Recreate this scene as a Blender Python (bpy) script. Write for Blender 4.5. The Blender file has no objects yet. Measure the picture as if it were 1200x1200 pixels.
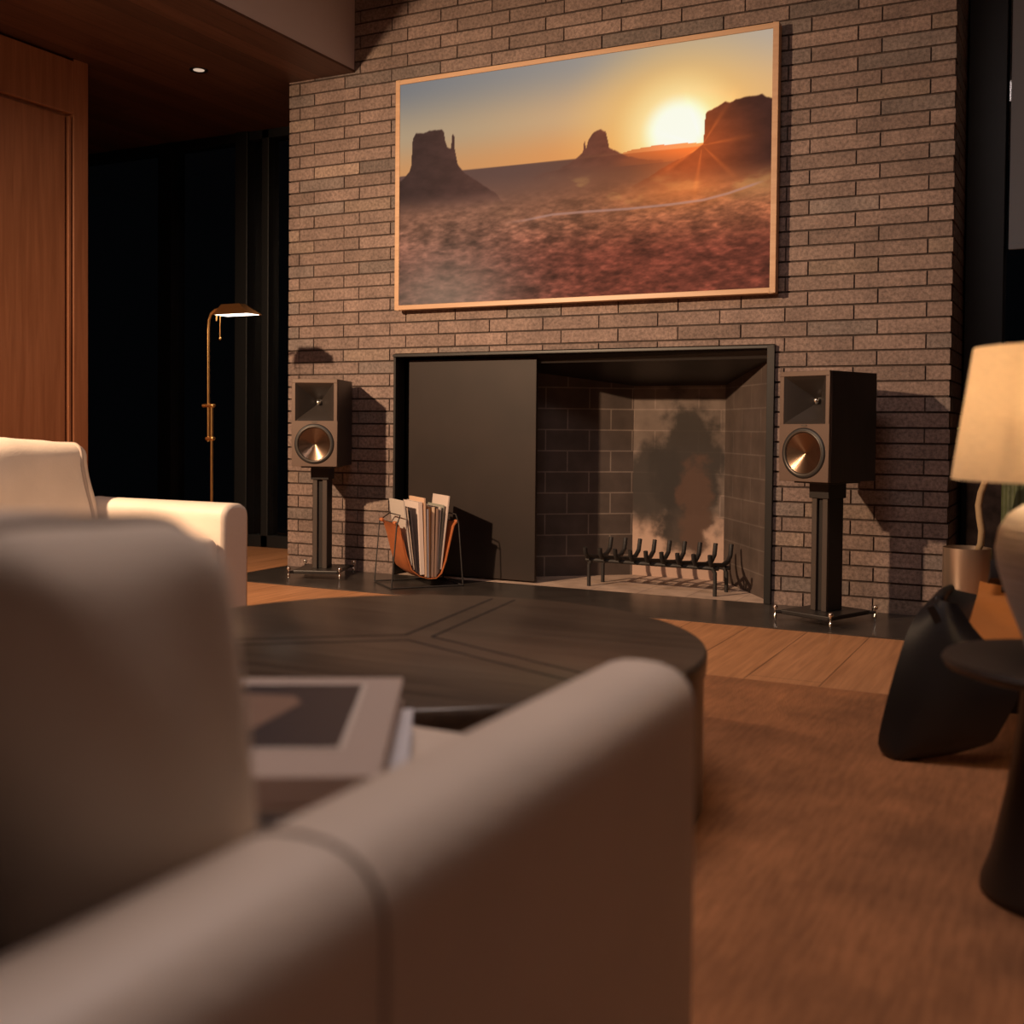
import bpy, bmesh, math, random
import numpy as np
from mathutils import Vector, Matrix

random.seed(7)
scene = bpy.context.scene
COL = scene.collection
R = math.radians

# ------------------------------------------------------------------ camera
cam_d = bpy.data.cameras.new('camera')
cam = bpy.data.objects.new('camera', cam_d)
COL.objects.link(cam)
F_PX = 1315.5
YAW, PITCH, ROLL = -0.467993, -0.023939, 0.009125
fwd = Vector((math.sin(YAW) * math.cos(PITCH), math.cos(YAW) * math.cos(PITCH), math.sin(PITCH)))
rgt = Vector((math.cos(YAW), -math.sin(YAW), 0))
upv = rgt.cross(fwd)
r2 = rgt * math.cos(ROLL) + upv * math.sin(ROLL)
u2 = -rgt * math.sin(ROLL) + upv * math.cos(ROLL)
m = Matrix((r2, u2, -fwd)).transposed().to_4x4()
m.translation = Vector((0, -4.51476, 0.707626))
cam.matrix_world = m
cam_d.sensor_width = 36
cam_d.lens = F_PX / 1200 * 36
cam_d.shift_y = -67.37 / 1200
cam_d.clip_start = 0.02
cam_d.dof.use_dof = True
cam_d.dof.focus_distance = 4.5
cam_d.dof.aperture_fstop = 3.0
scene.camera = cam

# ------------------------------------------------------------------ world, lights, exposure
world = bpy.data.worlds.new('night')
scene.world = world
world.use_nodes = True
bg = world.node_tree.nodes['Background']
bg.inputs[0].default_value = (0.55, 0.6, 0.72, 1)
bg.inputs[1].default_value = 0.0015
scene.view_settings.view_transform = 'Standard'
scene.view_settings.look = 'None'
scene.view_settings.gamma = 1
scene.view_settings.exposure = 0.0
scene.view_settings.use_curve_mapping = False


def light(name, kind, loc, power, color, aim=None, **kw):
    d = bpy.data.lights.new(name, kind)
    d.energy = power
    d.color = color
    for k, v in kw.items():
        setattr(d, k, v)
    o = bpy.data.objects.new(name, d)
    COL.objects.link(o)
    o.location = loc
    if aim is not None:
        o.rotation_euler = (Vector(aim) - Vector(loc)).to_track_quat('-Z', 'Y').to_euler()
    return o


light('spotlight', 'SPOT', (-3.45, -3.6, 2.15), 800, (1.0, 0.66, 0.41), (-2.2, 0.0, 0.55),
      spot_size=R(86), spot_blend=1.0, shadow_soft_size=0.05)
light('overhead_fill_light', 'AREA', (-1.0, -2.9, 3.0), 36, (1.0, 0.8, 0.73), (-0.8, -3.1, 0.0), size=1.2)  # unseen soft fill added overhead to brighten the foreground
light('rear_fill_light', 'AREA', (1.9, -5.2, 2.0), 3.6, (1.0, 0.66, 0.54), (-0.8, -2.6, 0.5), size=1.4)  # unseen fill added behind the camera to lift the sofa arm's side


# ------------------------------------------------------------------ materials
def mat(name, base, rough=0.5, metal=0.0, bump=0.0, bscale=60.0, vary=0.0, vscale=6.0, coat=0.0, spec=0.5,
        stretch=None):
    mt = bpy.data.materials.new(name)
    mt.use_nodes = True
    nt = mt.node_tree
    b = nt.nodes['Principled BSDF']
    b.inputs['Base Color'].default_value = (*base, 1)
    b.inputs['Roughness'].default_value = rough
    b.inputs['Metallic'].default_value = metal
    b.inputs['Specular IOR Level'].default_value = spec
    if coat:
        b.inputs['Coat Weight'].default_value = coat
    tc = nt.nodes.new('ShaderNodeTexCoord')
    vec = tc.outputs['Object']
    if stretch:
        mp = nt.nodes.new('ShaderNodeMapping')
        mp.inputs['Scale'].default_value = stretch
        nt.links.new(vec, mp.inputs['Vector'])
        vec = mp.outputs['Vector']
    if vary:
        n = nt.nodes.new('ShaderNodeTexNoise')
        n.inputs['Scale'].default_value = vscale
        n.inputs['Detail'].default_value = 6
        nt.links.new(vec, n.inputs['Vector'])
        cr = nt.nodes.new('ShaderNodeValToRGB')
        cr.color_ramp.elements[0].position = 0.3
        cr.color_ramp.elements[1].position = 0.7
        cr.color_ramp.elements[0].color = (*[c * (1 - vary) for c in base], 1)
        cr.color_ramp.elements[1].color = (*[min(1, c * (1 + vary)) for c in base], 1)
        nt.links.new(n.outputs['Fac'], cr.inputs['Fac'])
        nt.links.new(cr.outputs['Color'], b.inputs['Base Color'])
    if bump:
        n2 = nt.nodes.new('ShaderNodeTexNoise')
        n2.inputs['Scale'].default_value = bscale
        n2.inputs['Detail'].default_value = 4
        nt.links.new(vec, n2.inputs['Vector'])
        bp = nt.nodes.new('ShaderNodeBump')
        bp.inputs['Strength'].default_value = bump
        bp.inputs['Distance'].default_value = 0.01
        nt.links.new(n2.outputs['Fac'], bp.inputs['Height'])
        nt.links.new(bp.outputs['Normal'], b.inputs['Normal'])
    return mt


def wood(name, c0, c1, axis='z', rough=0.45, scale=3.0, grain=14.0):
    st = {'x': (0.06, 1, 1), 'y': (1, 0.06, 1), 'z': (1, 1, 0.06)}[axis]
    mt = mat(name, c0, rough)
    nt = mt.node_tree
    b = nt.nodes['Principled BSDF']
    tc = nt.nodes.new('ShaderNodeTexCoord')
    mp = nt.nodes.new('ShaderNodeMapping')
    mp.inputs['Scale'].default_value = [s * grain for s in st]
    nt.links.new(tc.outputs['Object'], mp.inputs['Vector'])
    n = nt.nodes.new('ShaderNodeTexNoise')
    n.inputs['Scale'].default_value = scale
    n.inputs['Detail'].default_value = 7
    n.inputs['Distortion'].default_value = 0.6
    nt.links.new(mp.outputs['Vector'], n.inputs['Vector'])
    cr = nt.nodes.new('ShaderNodeValToRGB')
    cr.color_ramp.elements[0].position = 0.32
    cr.color_ramp.elements[1].position = 0.68
    cr.color_ramp.elements[0].color = (*c0, 1)
    cr.color_ramp.elements[1].color = (*c1, 1)
    nt.links.new(n.outputs['Fac'], cr.inputs['Fac'])
    nt.links.new(cr.outputs['Color'], b.inputs['Base Color'])
    bp = nt.nodes.new('ShaderNodeBump')
    bp.inputs['Strength'].default_value = 0.08
    bp.inputs['Distance'].default_value = 0.004
    nt.links.new(n.outputs['Fac'], bp.inputs['Height'])
    nt.links.new(bp.outputs['Normal'], b.inputs['Normal'])
    return mt


def planks(name, c0, c1, gap, width, length, rough, rot):
    """boards in the object's XY plane, running along Y when rot = 90 degrees"""
    mt = mat(name, c0, rough)
    nt = mt.node_tree
    b = nt.nodes['Principled BSDF']
    tc = nt.nodes.new('ShaderNodeTexCoord')
    mp = nt.nodes.new('ShaderNodeMapping')
    mp.inputs['Rotation'].default_value = (0, 0, rot)
    nt.links.new(tc.outputs['Object'], mp.inputs['Vector'])
    br = nt.nodes.new('ShaderNodeTexBrick')
    br.offset = 0.37
    br.inputs['Scale'].default_value = 1
    br.inputs['Brick Width'].default_value = length
    br.inputs['Row Height'].default_value = width
    br.inputs['Mortar Size'].default_value = 0.0018
    br.inputs['Mortar Smooth'].default_value = 0.2
    br.inputs['Color1'].default_value = (*c0, 1)
    br.inputs['Color2'].default_value = (*c1, 1)
    br.inputs['Mortar'].default_value = (*gap, 1)
    nt.links.new(mp.outputs['Vector'], br.inputs['Vector'])
    mp2 = nt.nodes.new('ShaderNodeMapping')
    mp2.inputs['Scale'].default_value = (1.4, 26, 1)
    nt.links.new(mp.outputs['Vector'], mp2.inputs['Vector'])
    n = nt.nodes.new('ShaderNodeTexNoise')
    n.inputs['Scale'].default_value = 2.2
    n.inputs['Detail'].default_value = 7
    n.inputs['Distortion'].default_value = 0.7
    nt.links.new(mp2.outputs['Vector'], n.inputs['Vector'])
    mx = nt.nodes.new('ShaderNodeMix')
    mx.data_type = 'RGBA'
    mx.blend_type = 'MULTIPLY'
    mx.inputs[0].default_value = 0.55
    cr = nt.nodes.new('ShaderNodeValToRGB')
    cr.color_ramp.elements[0].position = 0.3
    cr.color_ramp.elements[1].position = 0.7
    cr.color_ramp.elements[0].color = (0.45, 0.4, 0.36, 1)
    cr.color_ramp.elements[1].color = (1.1, 1.1, 1.1, 1)
    nt.links.new(n.outputs['Fac'], cr.inputs['Fac'])
    nt.links.new(br.outputs['Color'], mx.inputs[6])
    nt.links.new(cr.outputs['Color'], mx.inputs[7])
    nt.links.new(mx.outputs[2], b.inputs['Base Color'])
    bp = nt.nodes.new('ShaderNodeBump')
    bp.inputs['Strength'].default_value = 0.25
    bp.inputs['Distance'].default_value = 0.003
    bp.invert = True
    nt.links.new(br.outputs['Fac'], bp.inputs['Height'])
    nt.links.new(bp.outputs['Normal'], b.inputs['Normal'])
    return mt


def brick_mat():
    mt = mat('dark brick', (0.2, 0.17, 0.15), 0.75)
    nt = mt.node_tree
    b = nt.nodes['Principled BSDF']
    at = nt.nodes.new('ShaderNodeAttribute')
    at.attribute_name = 'Col'
    tc = nt.nodes.new('ShaderNodeTexCoord')
    n = nt.nodes.new('ShaderNodeTexNoise')
    n.inputs['Scale'].default_value = 75
    n.inputs['Detail'].default_value = 5
    n.inputs['Roughness'].default_value = 0.7
    nt.links.new(tc.outputs['Object'], n.inputs['Vector'])
    cr = nt.nodes.new('ShaderNodeValToRGB')
    cr.color_ramp.elements[0].position = 0.36
    cr.color_ramp.elements[1].position = 0.62
    cr.color_ramp.elements[0].color = (0.35, 0.33, 0.32, 1)
    cr.color_ramp.elements[1].color = (1.12, 1.1, 1.08, 1)
    nt.links.new(n.outputs['Fac'], cr.inputs['Fac'])
    n2 = nt.nodes.new('ShaderNodeTexNoise')
    n2.inputs['Scale'].default_value = 9
    n2.inputs['Detail'].default_value = 3
    nt.links.new(tc.outputs['Object'], n2.inputs['Vector'])
    cr2 = nt.nodes.new('ShaderNodeValToRGB')
    cr2.color_ramp.elements[0].position = 0.3
    cr2.color_ramp.elements[1].position = 0.7
    cr2.color_ramp.elements[0].color = (0.7, 0.69, 0.7, 1)
    cr2.color_ramp.elements[1].color = (1.1, 1.1, 1.1, 1)
    nt.links.new(n2.outputs['Fac'], cr2.inputs['Fac'])
    m1 = nt.nodes.new('ShaderNodeMix')
    m1.data_type = 'RGBA'
    m1.blend_type = 'MULTIPLY'
    m1.inputs[0].default_value = 0.75
    m2 = nt.nodes.new('ShaderNodeMix')
    m2.data_type = 'RGBA'
    m2.blend_type = 'MULTIPLY'
    m2.inputs[0].default_value = 0.8
    nt.links.new(at.outputs['Color'], m1.inputs[6])
    nt.links.new(cr.outputs['Color'], m1.inputs[7])
    nt.links.new(m1.outputs[2], m2.inputs[6])
    nt.links.new(cr2.outputs['Color'], m2.inputs[7])
    nt.links.new(m2.outputs[2], b.inputs['Base Color'])
    bp = nt.nodes.new('ShaderNodeBump')
    bp.inputs['Strength'].default_value = 0.5
    bp.inputs['Distance'].default_value = 0.003
    nt.links.new(n.outputs['Fac'], bp.inputs['Height'])
    nt.links.new(bp.outputs['Normal'], b.inputs['Normal'])
    return mt


def firebrick_mat(name, c1, c2, mortar, soot=None, w=0.215, h=0.1):
    """blocks in the object's XZ plane; soot = darker stain of its own shape"""
    mt = mat(name, c1, 0.85)
    nt = mt.node_tree
    b = nt.nodes['Principled BSDF']
    tc = nt.nodes.new('ShaderNodeTexCoord')
    sp = nt.nodes.new('ShaderNodeSeparateXYZ')
    nt.links.new(tc.outputs['Object'], sp.inputs[0])
    cb = nt.nodes.new('ShaderNodeCombineXYZ')
    nt.links.new(sp.outputs['X'], cb.inputs['X'])
    nt.links.new(sp.outputs['Z'], cb.inputs['Y'])
    br = nt.nodes.new('ShaderNodeTexBrick')
    br.inputs['Scale'].default_value = 1
    br.inputs['Brick Width'].default_value = w
    br.inputs['Row Height'].default_value = h
    br.inputs['Mortar Size'].default_value = 0.0035
    br.inputs['Mortar Smooth'].default_value = 0.3
    br.inputs['Color1'].default_value = (*c1, 1)
    br.inputs['Color2'].default_value = (*c2, 1)
    br.inputs['Mortar'].default_value = (*mortar, 1)
    nt.links.new(cb.outputs[0], br.inputs['Vector'])
    out = br.outputs['Color']
    n = nt.nodes.new('ShaderNodeTexNoise')
    n.inputs['Scale'].default_value = 7
    n.inputs['Detail'].default_value = 7
    nt.links.new(tc.outputs['Object'], n.inputs['Vector'])
    cr = nt.nodes.new('ShaderNodeValToRGB')
    cr.color_ramp.elements[0].position = 0.3
    cr.color_ramp.elements[1].position = 0.7
    cr.color_ramp.elements[0].color = (0.6, 0.58, 0.57, 1)
    cr.color_ramp.elements[1].color = (1.1, 1.1, 1.1, 1)
    nt.links.new(n.outputs['Fac'], cr.inputs['Fac'])
    mx = nt.nodes.new('ShaderNodeMix')
    mx.data_type = 'RGBA'
    mx.blend_type = 'MULTIPLY'
    mx.inputs[0].default_value = 1
    nt.links.new(out, mx.inputs[6])
    nt.links.new(cr.outputs['Color'], mx.inputs[7])
    out = mx.outputs[2]
    for (cx, cz, rx, rz, col, amt, jag) in (soot or []):
        nd = nt.nodes.new('ShaderNodeVectorMath')
        nd.operation = 'SUBTRACT'
        nd.inputs[1].default_value = (cx, 0, cz)
        nt.links.new(tc.outputs['Object'], nd.inputs[0])
        nn = nt.nodes.new('ShaderNodeTexNoise')
        nn.inputs['Scale'].default_value = 8
        nn.inputs['Detail'].default_value = 6
        nt.links.new(tc.outputs['Object'], nn.inputs['Vector'])
        ad = nt.nodes.new('ShaderNodeMixRGB')
        ad.blend_type = 'ADD'
        ad.inputs[0].default_value = jag
        sc = nt.nodes.new('ShaderNodeVectorMath')
        sc.operation = 'MULTIPLY'
        sc.inputs[1].default_value = (1 / rx, 0, 1 / rz)
        nt.links.new(nd.outputs[0], sc.inputs[0])
        ln = nt.nodes.new('ShaderNodeVectorMath')
        ln.operation = 'LENGTH'
        nt.links.new(sc.outputs[0], ln.inputs[0])
        s2 = nt.nodes.new('ShaderNodeMath')
        s2.operation = 'MULTIPLY_ADD'
        nt.links.new(nn.outputs['Fac'], s2.inputs[0])
        s2.inputs[1].default_value = jag
        nt.links.new(ln.outputs['Value'], s2.inputs[2])
        mr = nt.nodes.new('ShaderNodeMapRange')
        mr.interpolation_type = 'SMOOTHSTEP'
        mr.inputs['From Min'].default_value = 0.8 + jag * 0.5
        mr.inputs['From Max'].default_value = 1.2 + jag * 0.5
        mr.inputs['To Min'].default_value = amt
        mr.inputs['To Max'].default_value = 0
        nt.links.new(s2.outputs[0], mr.inputs['Value'])
        mm = nt.nodes.new('ShaderNodeMix')
        mm.data_type = 'RGBA'
        nt.links.new(mr.outputs[0], mm.inputs[0])
        nt.links.new(out, mm.inputs[6])
        mm.inputs[7].default_value = (*col, 1)
        out = mm.outputs[2]
        nt.nodes.remove(ad)
    nt.links.new(out, b.inputs['Base Color'])
    bp = nt.nodes.new('ShaderNodeBump')
    bp.inputs['Strength'].default_value = 0.35
    bp.inputs['Distance'].default_value = 0.004
    nt.links.new(n.outputs['Fac'], bp.inputs['Height'])
    nt.links.new(bp.outputs['Normal'], b.inputs['Normal'])
    return mt


def emit_mat(name, color, strength):
    mt = mat(name, color, 0.5)
    b = mt.node_tree.nodes['Principled BSDF']
    b.inputs['Emission Color'].default_value = (*color, 1)
    b.inputs['Emission Strength'].default_value = strength
    return mt


def glass_mat(name, tint=(0.9, 0.95, 1.0)):
    mt = mat(name, tint, 0.02)
    b = mt.node_tree.nodes['Principled BSDF']
    b.inputs['Transmission Weight'].default_value = 1
    b.inputs['IOR'].default_value = 1.45
    return mt


def shade_mat(name, color, trans):
    mt = bpy.data.materials.new(name)
    mt.use_nodes = True
    nt = mt.node_tree
    nt.nodes.clear()
    out = nt.nodes.new('ShaderNodeOutputMaterial')
    d = nt.nodes.new('ShaderNodeBsdfDiffuse')
    t = nt.nodes.new('ShaderNodeBsdfTranslucent')
    mx = nt.nodes.new('ShaderNodeMixShader')
    tc = nt.nodes.new('ShaderNodeTexCoord')
    mp = nt.nodes.new('ShaderNodeMapping')
    mp.inputs['Scale'].default_value = (60, 60, 420)
    n = nt.nodes.new('ShaderNodeTexNoise')
    n.inputs['Scale'].default_value = 1
    n.inputs['Detail'].default_value = 5
    cr = nt.nodes.new('ShaderNodeValToRGB')
    cr.color_ramp.elements[0].position = 0.25
    cr.color_ramp.elements[1].position = 0.75
    cr.color_ramp.elements[0].color = (*[c * 0.84 for c in color], 1)
    cr.color_ramp.elements[1].color = (*color, 1)
    nt.links.new(tc.outputs['Object'], mp.inputs['Vector'])
    nt.links.new(mp.outputs['Vector'], n.inputs['Vector'])
    nt.links.new(n.outputs['Fac'], cr.inputs['Fac'])
    nt.links.new(cr.outputs['Color'], d.inputs['Color'])
    nt.links.new(cr.outputs['Color'], t.inputs['Color'])
    mx.inputs[0].default_value = trans
    nt.links.new(d.outputs[0], mx.inputs[1])
    nt.links.new(t.outputs[0], mx.inputs[2])
    nt.links.new(mx.outputs[0], out.inputs[0])
    return mt


M = dict(
    brick=brick_mat(),
    mortar=mat('mortar', (0.12, 0.075, 0.055), 0.9, bump=0.3, bscale=80),
    panelwood=wood('warm veneer', (0.30, 0.115, 0.05), (0.40, 0.165, 0.078), 'z', 0.4),
    floor=planks('oak boards', (0.56, 0.275, 0.135), (0.49, 0.235, 0.108), (0.16, 0.075, 0.035), 0.21, 2.1, 0.42, R(90)),
    ceil=planks('ceiling boards', (0.17, 0.075, 0.045), (0.1, 0.045, 0.028), (0.03, 0.014, 0.01), 0.115, 2.6, 0.5, R(90)),
    plaster=mat('mauve grey plaster', (0.6, 0.52, 0.51), 0.85, bump=0.05, bscale=120),
    hearth=mat('black slate', (0.045, 0.038, 0.034), 0.28, bump=0.03, bscale=30, vary=0.25, vscale=8),
    steel=mat('dark bronze steel', (0.021, 0.013, 0.01), 0.5, metal=0.1, spec=0.35, vary=0.22, vscale=3.5),
    blacksteel=mat('black steel', (0.018, 0.016, 0.015), 0.42, metal=0.2),
    iron=mat('cast iron', (0.022, 0.019, 0.018), 0.6, bump=0.2, bscale=120),
    blackframe=mat('black window frame', (0.006, 0.006, 0.0065), 0.5),
    glass=glass_mat('night glass'),
    leather=mat('cream leather', (0.66, 0.56, 0.47), 0.5, bump=0.1, bscale=90, vary=0.05, vscale=5),
    linen=mat('cream linen', (0.66, 0.56, 0.46), 0.85, bump=0.12, bscale=160, vary=0.06, vscale=7),
    seam=mat('seam thread and edge shade', (0.36, 0.29, 0.24), 0.8),  # arm seams, and the darker tone for shadow along cushion edges
    darkwood=wood('dark stained oak', (0.052, 0.035, 0.024), (0.1, 0.07, 0.048), 'x', 0.31, 4, 10),
    groove=mat('groove', (0.008, 0.006, 0.005), 0.8),
    brass=mat('aged brass', (0.78, 0.5, 0.2), 0.26, metal=1),
    white_glow=emit_mat('lit lamp tube', (1.0, 0.86, 0.7), 5.0),
    spk=mat('speaker ash black', (0.026, 0.018, 0.015), 0.45, vary=0.2, vscale=8, stretch=(8, 8, 1)),
    baffle=mat('speaker baffle', (0.13, 0.088, 0.068), 0.4, metal=0.3),
    horn=mat('horn rubber', (0.032, 0.026, 0.023), 0.33),
    rubber=mat('rubber', (0.015, 0.014, 0.014), 0.5),
    ring=mat('trim ring', (0.12, 0.105, 0.09), 0.35, metal=0.7),
    copper=mat('spun copper', (0.23, 0.155, 0.11), 0.2, metal=1),
    chrome=mat('chrome', (0.85, 0.8, 0.74), 0.12, metal=1),
    standblack=mat('stand black', (0.022, 0.019, 0.018), 0.4, metal=0.2),
    standgrey=mat('stand brushed', (0.075, 0.06, 0.052), 0.42, metal=0.4),
    tan=mat('tan leather', (0.42, 0.13, 0.045), 0.45, bump=0.1, bscale=120, vary=0.12, vscale=12),
    seatleather=mat('cognac leather', (0.62, 0.22, 0.05), 0.42, bump=0.1, bscale=120, vary=0.1),
    ply=mat('black lacquered ply', (0.014, 0.011, 0.011), 0.38, vary=0.15, vscale=5),
    tableblack=mat('dark brown lacquer', (0.03, 0.02, 0.015), 0.4, vary=0.15, vscale=8),
    ceramic=mat('ribbed pale ceramic', (0.66, 0.6, 0.55), 0.55, bump=0.5, bscale=3.0, stretch=(1, 1, 90)),
    shade=shade_mat('linen shade', (0.86, 0.75, 0.6), 0.55),
    pot=mat('champagne metal', (0.5, 0.38, 0.29), 0.36, metal=0.85, bump=0.02),
    soil=mat('soil', (0.03, 0.02, 0.015), 0.95, bump=0.6, bscale=50),
    stem=mat('woody stem', (0.35, 0.24, 0.13), 0.8, bump=0.4, bscale=40),
    green=mat('cactus green', (0.07, 0.085, 0.035), 0.6, bump=0.3, bscale=40, vary=0.3, vscale=20),
    leaf=mat('leaf green', (0.2, 0.24, 0.08), 0.5),
    rollershade=mat('grey roller shade', (0.4, 0.42, 0.43), 0.85, bump=0.05, bscale=300),
    stone=mat('mottled brown stone', (0.1, 0.065, 0.045), 0.85, bump=0.8, bscale=14, vary=0.6, vscale=16),
)


# ------------------------------------------------------------------ mesh helpers
class MB:
    def __init__(self):
        self.v = []
        self.f = []

    def add(self, verts, faces, mtx=None):
        o = len(self.v)
        for p in verts:
            p = Vector(p)
            self.v.append(mtx @ p if mtx else p)
        self.f += [tuple(i + o for i in fc) for fc in faces]
        return self

    def box(self, c, s, mtx=None):
        x, y, z = c
        a, b, d = s[0] / 2, s[1] / 2, s[2] / 2
        vs = [(x + i * a, y + j * b, z + k * d) for i in (-1, 1) for j in (-1, 1) for k in (-1, 1)]
        fs = [(0, 1, 3, 2), (4, 6, 7, 5), (0, 4, 5, 1), (2, 3, 7, 6), (0, 2, 6, 4), (1, 5, 7, 3)]
        return self.add(vs, fs, mtx)

    def span(self, p, q, mtx=None):
        return self.box([(a + b) / 2 for a, b in zip(p, q)], [abs(b - a) for a, b in zip(p, q)], mtx)

    def rbox(self, c, s, r, n=6, mtx=None, puff=0.0, fn=None):
        """rounded box: a subdivided cube clamped to an inner box and pushed out by r"""
        h = [k / 2 for k in s]
        r = min(r, *[k * 0.999 for k in h])
        bm = bmesh.new()
        bmesh.ops.create_cube(bm, size=2)
        bmesh.ops.subdivide_edges(bm, edges=bm.edges[:], cuts=n * 2 - 1, use_grid_fill=True)
        bm.verts.ensure_lookup_table()
        vs = []
        for vt in bm.verts:
            t = []
            for i in range(3):
                u = vt.co[i]
                # half of the samples go to the rounded rim
                a = abs(u)
                inn = h[i] - r
                w = inn * (a / 0.6) if a < 0.6 else inn + r * ((a - 0.6) / 0.4)
                t.append(math.copysign(w, u) if u else 0.0)
            q = Vector([max(-(h[i] - r), min(h[i] - r, t[i])) for i in range(3)])
            d = Vector(t) - q
            mxd = max(abs(k) for k in d)
            if mxd > 1e-9:
                d = d.normalized() * mxd
            p = q + d
            if puff:
                f = 1
                for i in range(3):
                    f *= 1 - min(1, (p[i] / h[i]) ** 2) * 0.75
                nrm = Vector([(abs(p[i]) / h[i]) ** 6 * (1 if p[i] > 0 else -1) for i in range(3)])
                e = [1 - (p[i] / h[i]) ** 2 for i in range(3)]
                p = p + Vector((nrm.x * max(0, e[1]) * max(0, e[2]), nrm.y * max(0, e[0]) * max(0, e[2]),
                                nrm.z * max(0, e[0]) * max(0, e[1]))) * puff
            if fn:
                p = fn(p)
            vs.append(p + Vector(c))
        fs = [tuple(x.index for x in fc.verts) for fc in bm.faces]
        bm.free()
        return self.add(vs, fs, mtx)

    def tube(self, pts, r, n=10, mtx=None, cap=True):
        pts = [Vector(p) for p in pts]
        rs = r if isinstance(r, (list, tuple)) else [r] * len(pts)
        vs, fs = [], []
        t0 = (pts[1] - pts[0]).normalized()
        ref = Vector((0, 0, 1)) if abs(t0.z) < 0.9 else Vector((1, 0, 0))
        a = t0.cross(ref).normalized()
        for i, p in enumerate(pts):
            if i == 0:
                t = pts[1] - pts[0]
            elif i == len(pts) - 1:
                t = pts[-1] - pts[-2]
            else:
                t = (pts[i + 1] - p).normalized() + (p - pts[i - 1]).normalized()
            t.normalize()
            a = (a - t * a.dot(t)).normalized()
            b = t.cross(a)
            for k in range(n):
                th = 2 * math.pi * k / n
                vs.append(p + (a * math.cos(th) + b * math.sin(th)) * rs[i])
        for i in range(len(pts) - 1):
            for k in range(n):
                fs.append((i * n + k, i * n + (k + 1) % n, (i + 1) * n + (k + 1) % n, (i + 1) * n + k))
        if cap:
            fs.append(tuple(range(n - 1, -1, -1)))
            fs.append(tuple((len(pts) - 1) * n + k for k in range(n)))
        return self.add(vs, fs, mtx)

    def lathe(self, prof, n=48, mtx=None, closed=False, cap=True):
        vs, fs = [], []
        L = len(prof)
        for (r, z) in prof:
            for k in range(n):
                th = 2 * math.pi * k / n
                vs.append((r * math.cos(th), r * math.sin(th), z))
        for i in range(L - 1 + (1 if closed else 0)):
            j = (i + 1) % L
            for k in range(n):
                fs.append((i * n + k, i * n + (k + 1) % n, j * n + (k + 1) % n, j * n + k))
        if not closed and cap:
            if prof[0][0] > 1e-6:
                fs.append(tuple(range(n - 1, -1, -1)))
            if prof[-1][0] > 1e-6:
                fs.append(tuple((L - 1) * n + k for k in range(n)))
        return self.add(vs, fs, mtx)

    def prism(self, poly, depth, mtx=None):
        """polygon in local XZ, extruded along Y from 0 to depth"""
        n = len(poly)
        vs = [(x, 0, z) for x, z in poly] + [(x, depth, z) for x, z in poly]
        fs = [tuple(range(n)), tuple(range(2 * n - 1, n - 1, -1))]
        fs += [(i, i + n, (i + 1) % n + n, (i + 1) % n) for i in range(n)]
        return self.add(vs, fs, mtx)

    def sheet(self, grid, th):
        """thick sheet from a grid of points (rows of Vectors)"""
        nr, nc = len(grid), len(grid[0])
        top, bot = [], []
        for i in range(nr):
            for j in range(nc):
                a = grid[min(i + 1, nr - 1)][j] - grid[max(i - 1, 0)][j]
                b = grid[i][min(j + 1, nc - 1)] - grid[i][max(j - 1, 0)]
                n = a.cross(b)
                n = n.normalized() if n.length > 1e-9 else Vector((0, 1, 0))
                top.append(grid[i][j] + n * th / 2)
                bot.append(grid[i][j] - n * th / 2)
        N = nr * nc
        fs = []
        for i in range(nr - 1):
            for j in range(nc - 1):
                q = (i * nc + j, i * nc + j + 1, (i + 1) * nc + j + 1, (i + 1) * nc + j)
                fs.append(q)
                fs.append(tuple(k + N for k in reversed(q)))
        rim = [j for j in range(nc)] + [i * nc + nc - 1 for i in range(1, nr)] + \
              [(nr - 1) * nc + j for j in range(nc - 2, -1, -1)] + [i * nc for i in range(nr - 2, 0, -1)]
        for a, b in zip(rim, rim[1:] + rim[:1]):
            fs.append((a, a + N, b + N, b))
        return self.add(top + bot, fs)

    def build(self, name, material, parent=None, smooth=None, bevel=0.0, loc=None, rot=None):
        me = bpy.data.meshes.new(name)
        me.from_pydata([tuple(p) for p in self.v], [], self.f)
        bm = bmesh.new()
        bm.from_mesh(me)
        bmesh.ops.remove_doubles(bm, verts=bm.verts[:], dist=1e-6)
        bmesh.ops.recalc_face_normals(bm, faces=bm.faces[:])
        bm.to_mesh(me)
        bm.free()
        me.materials.append(material)
        o = bpy.data.objects.new(name, me)
        COL.objects.link(o)
        if smooth is not None:
            me.polygons.foreach_set('use_smooth', [True] * len(me.polygons))
            if smooth < 170:
                me.set_sharp_from_angle(angle=R(smooth))
        if bevel:
            bv = o.modifiers.new('bevel', 'BEVEL')
            bv.width = bevel
            bv.segments = 2
            bv.limit_method = 'ANGLE'
            bv.angle_limit = R(40)
        if parent:
            o.parent = parent
        if loc:
            o.location = loc
        if rot:
            o.rotation_euler = rot
        return o


def thing(name, label, cat, loc=(0, 0, 0), rotz=0.0, group=None):
    o = bpy.data.objects.new(name, None)
    o.empty_display_size = 0.1
    COL.objects.link(o)
    o.location = loc
    o.rotation_euler = (0, 0, rotz)
    return tag(o, label, cat, group)


def tag(o, label, cat, group=None):
    o['label'] = label
    o['category'] = cat
    if group:
        o['group'] = group
    return o


def struct(o, label=None, cat=None):
    o['kind'] = 'structure'
    if label:
        o['label'] = label
        o['category'] = cat
    return o


# ------------------------------------------------------------------ room shell
XL, XR = -3.54, -0.437          # brick mass
OX0, OX1, OZ = -2.91, -1.10, 1.05   # fireplace opening
ZC = 2.41                        # low wooden ceiling
ZT = 3.3

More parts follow.
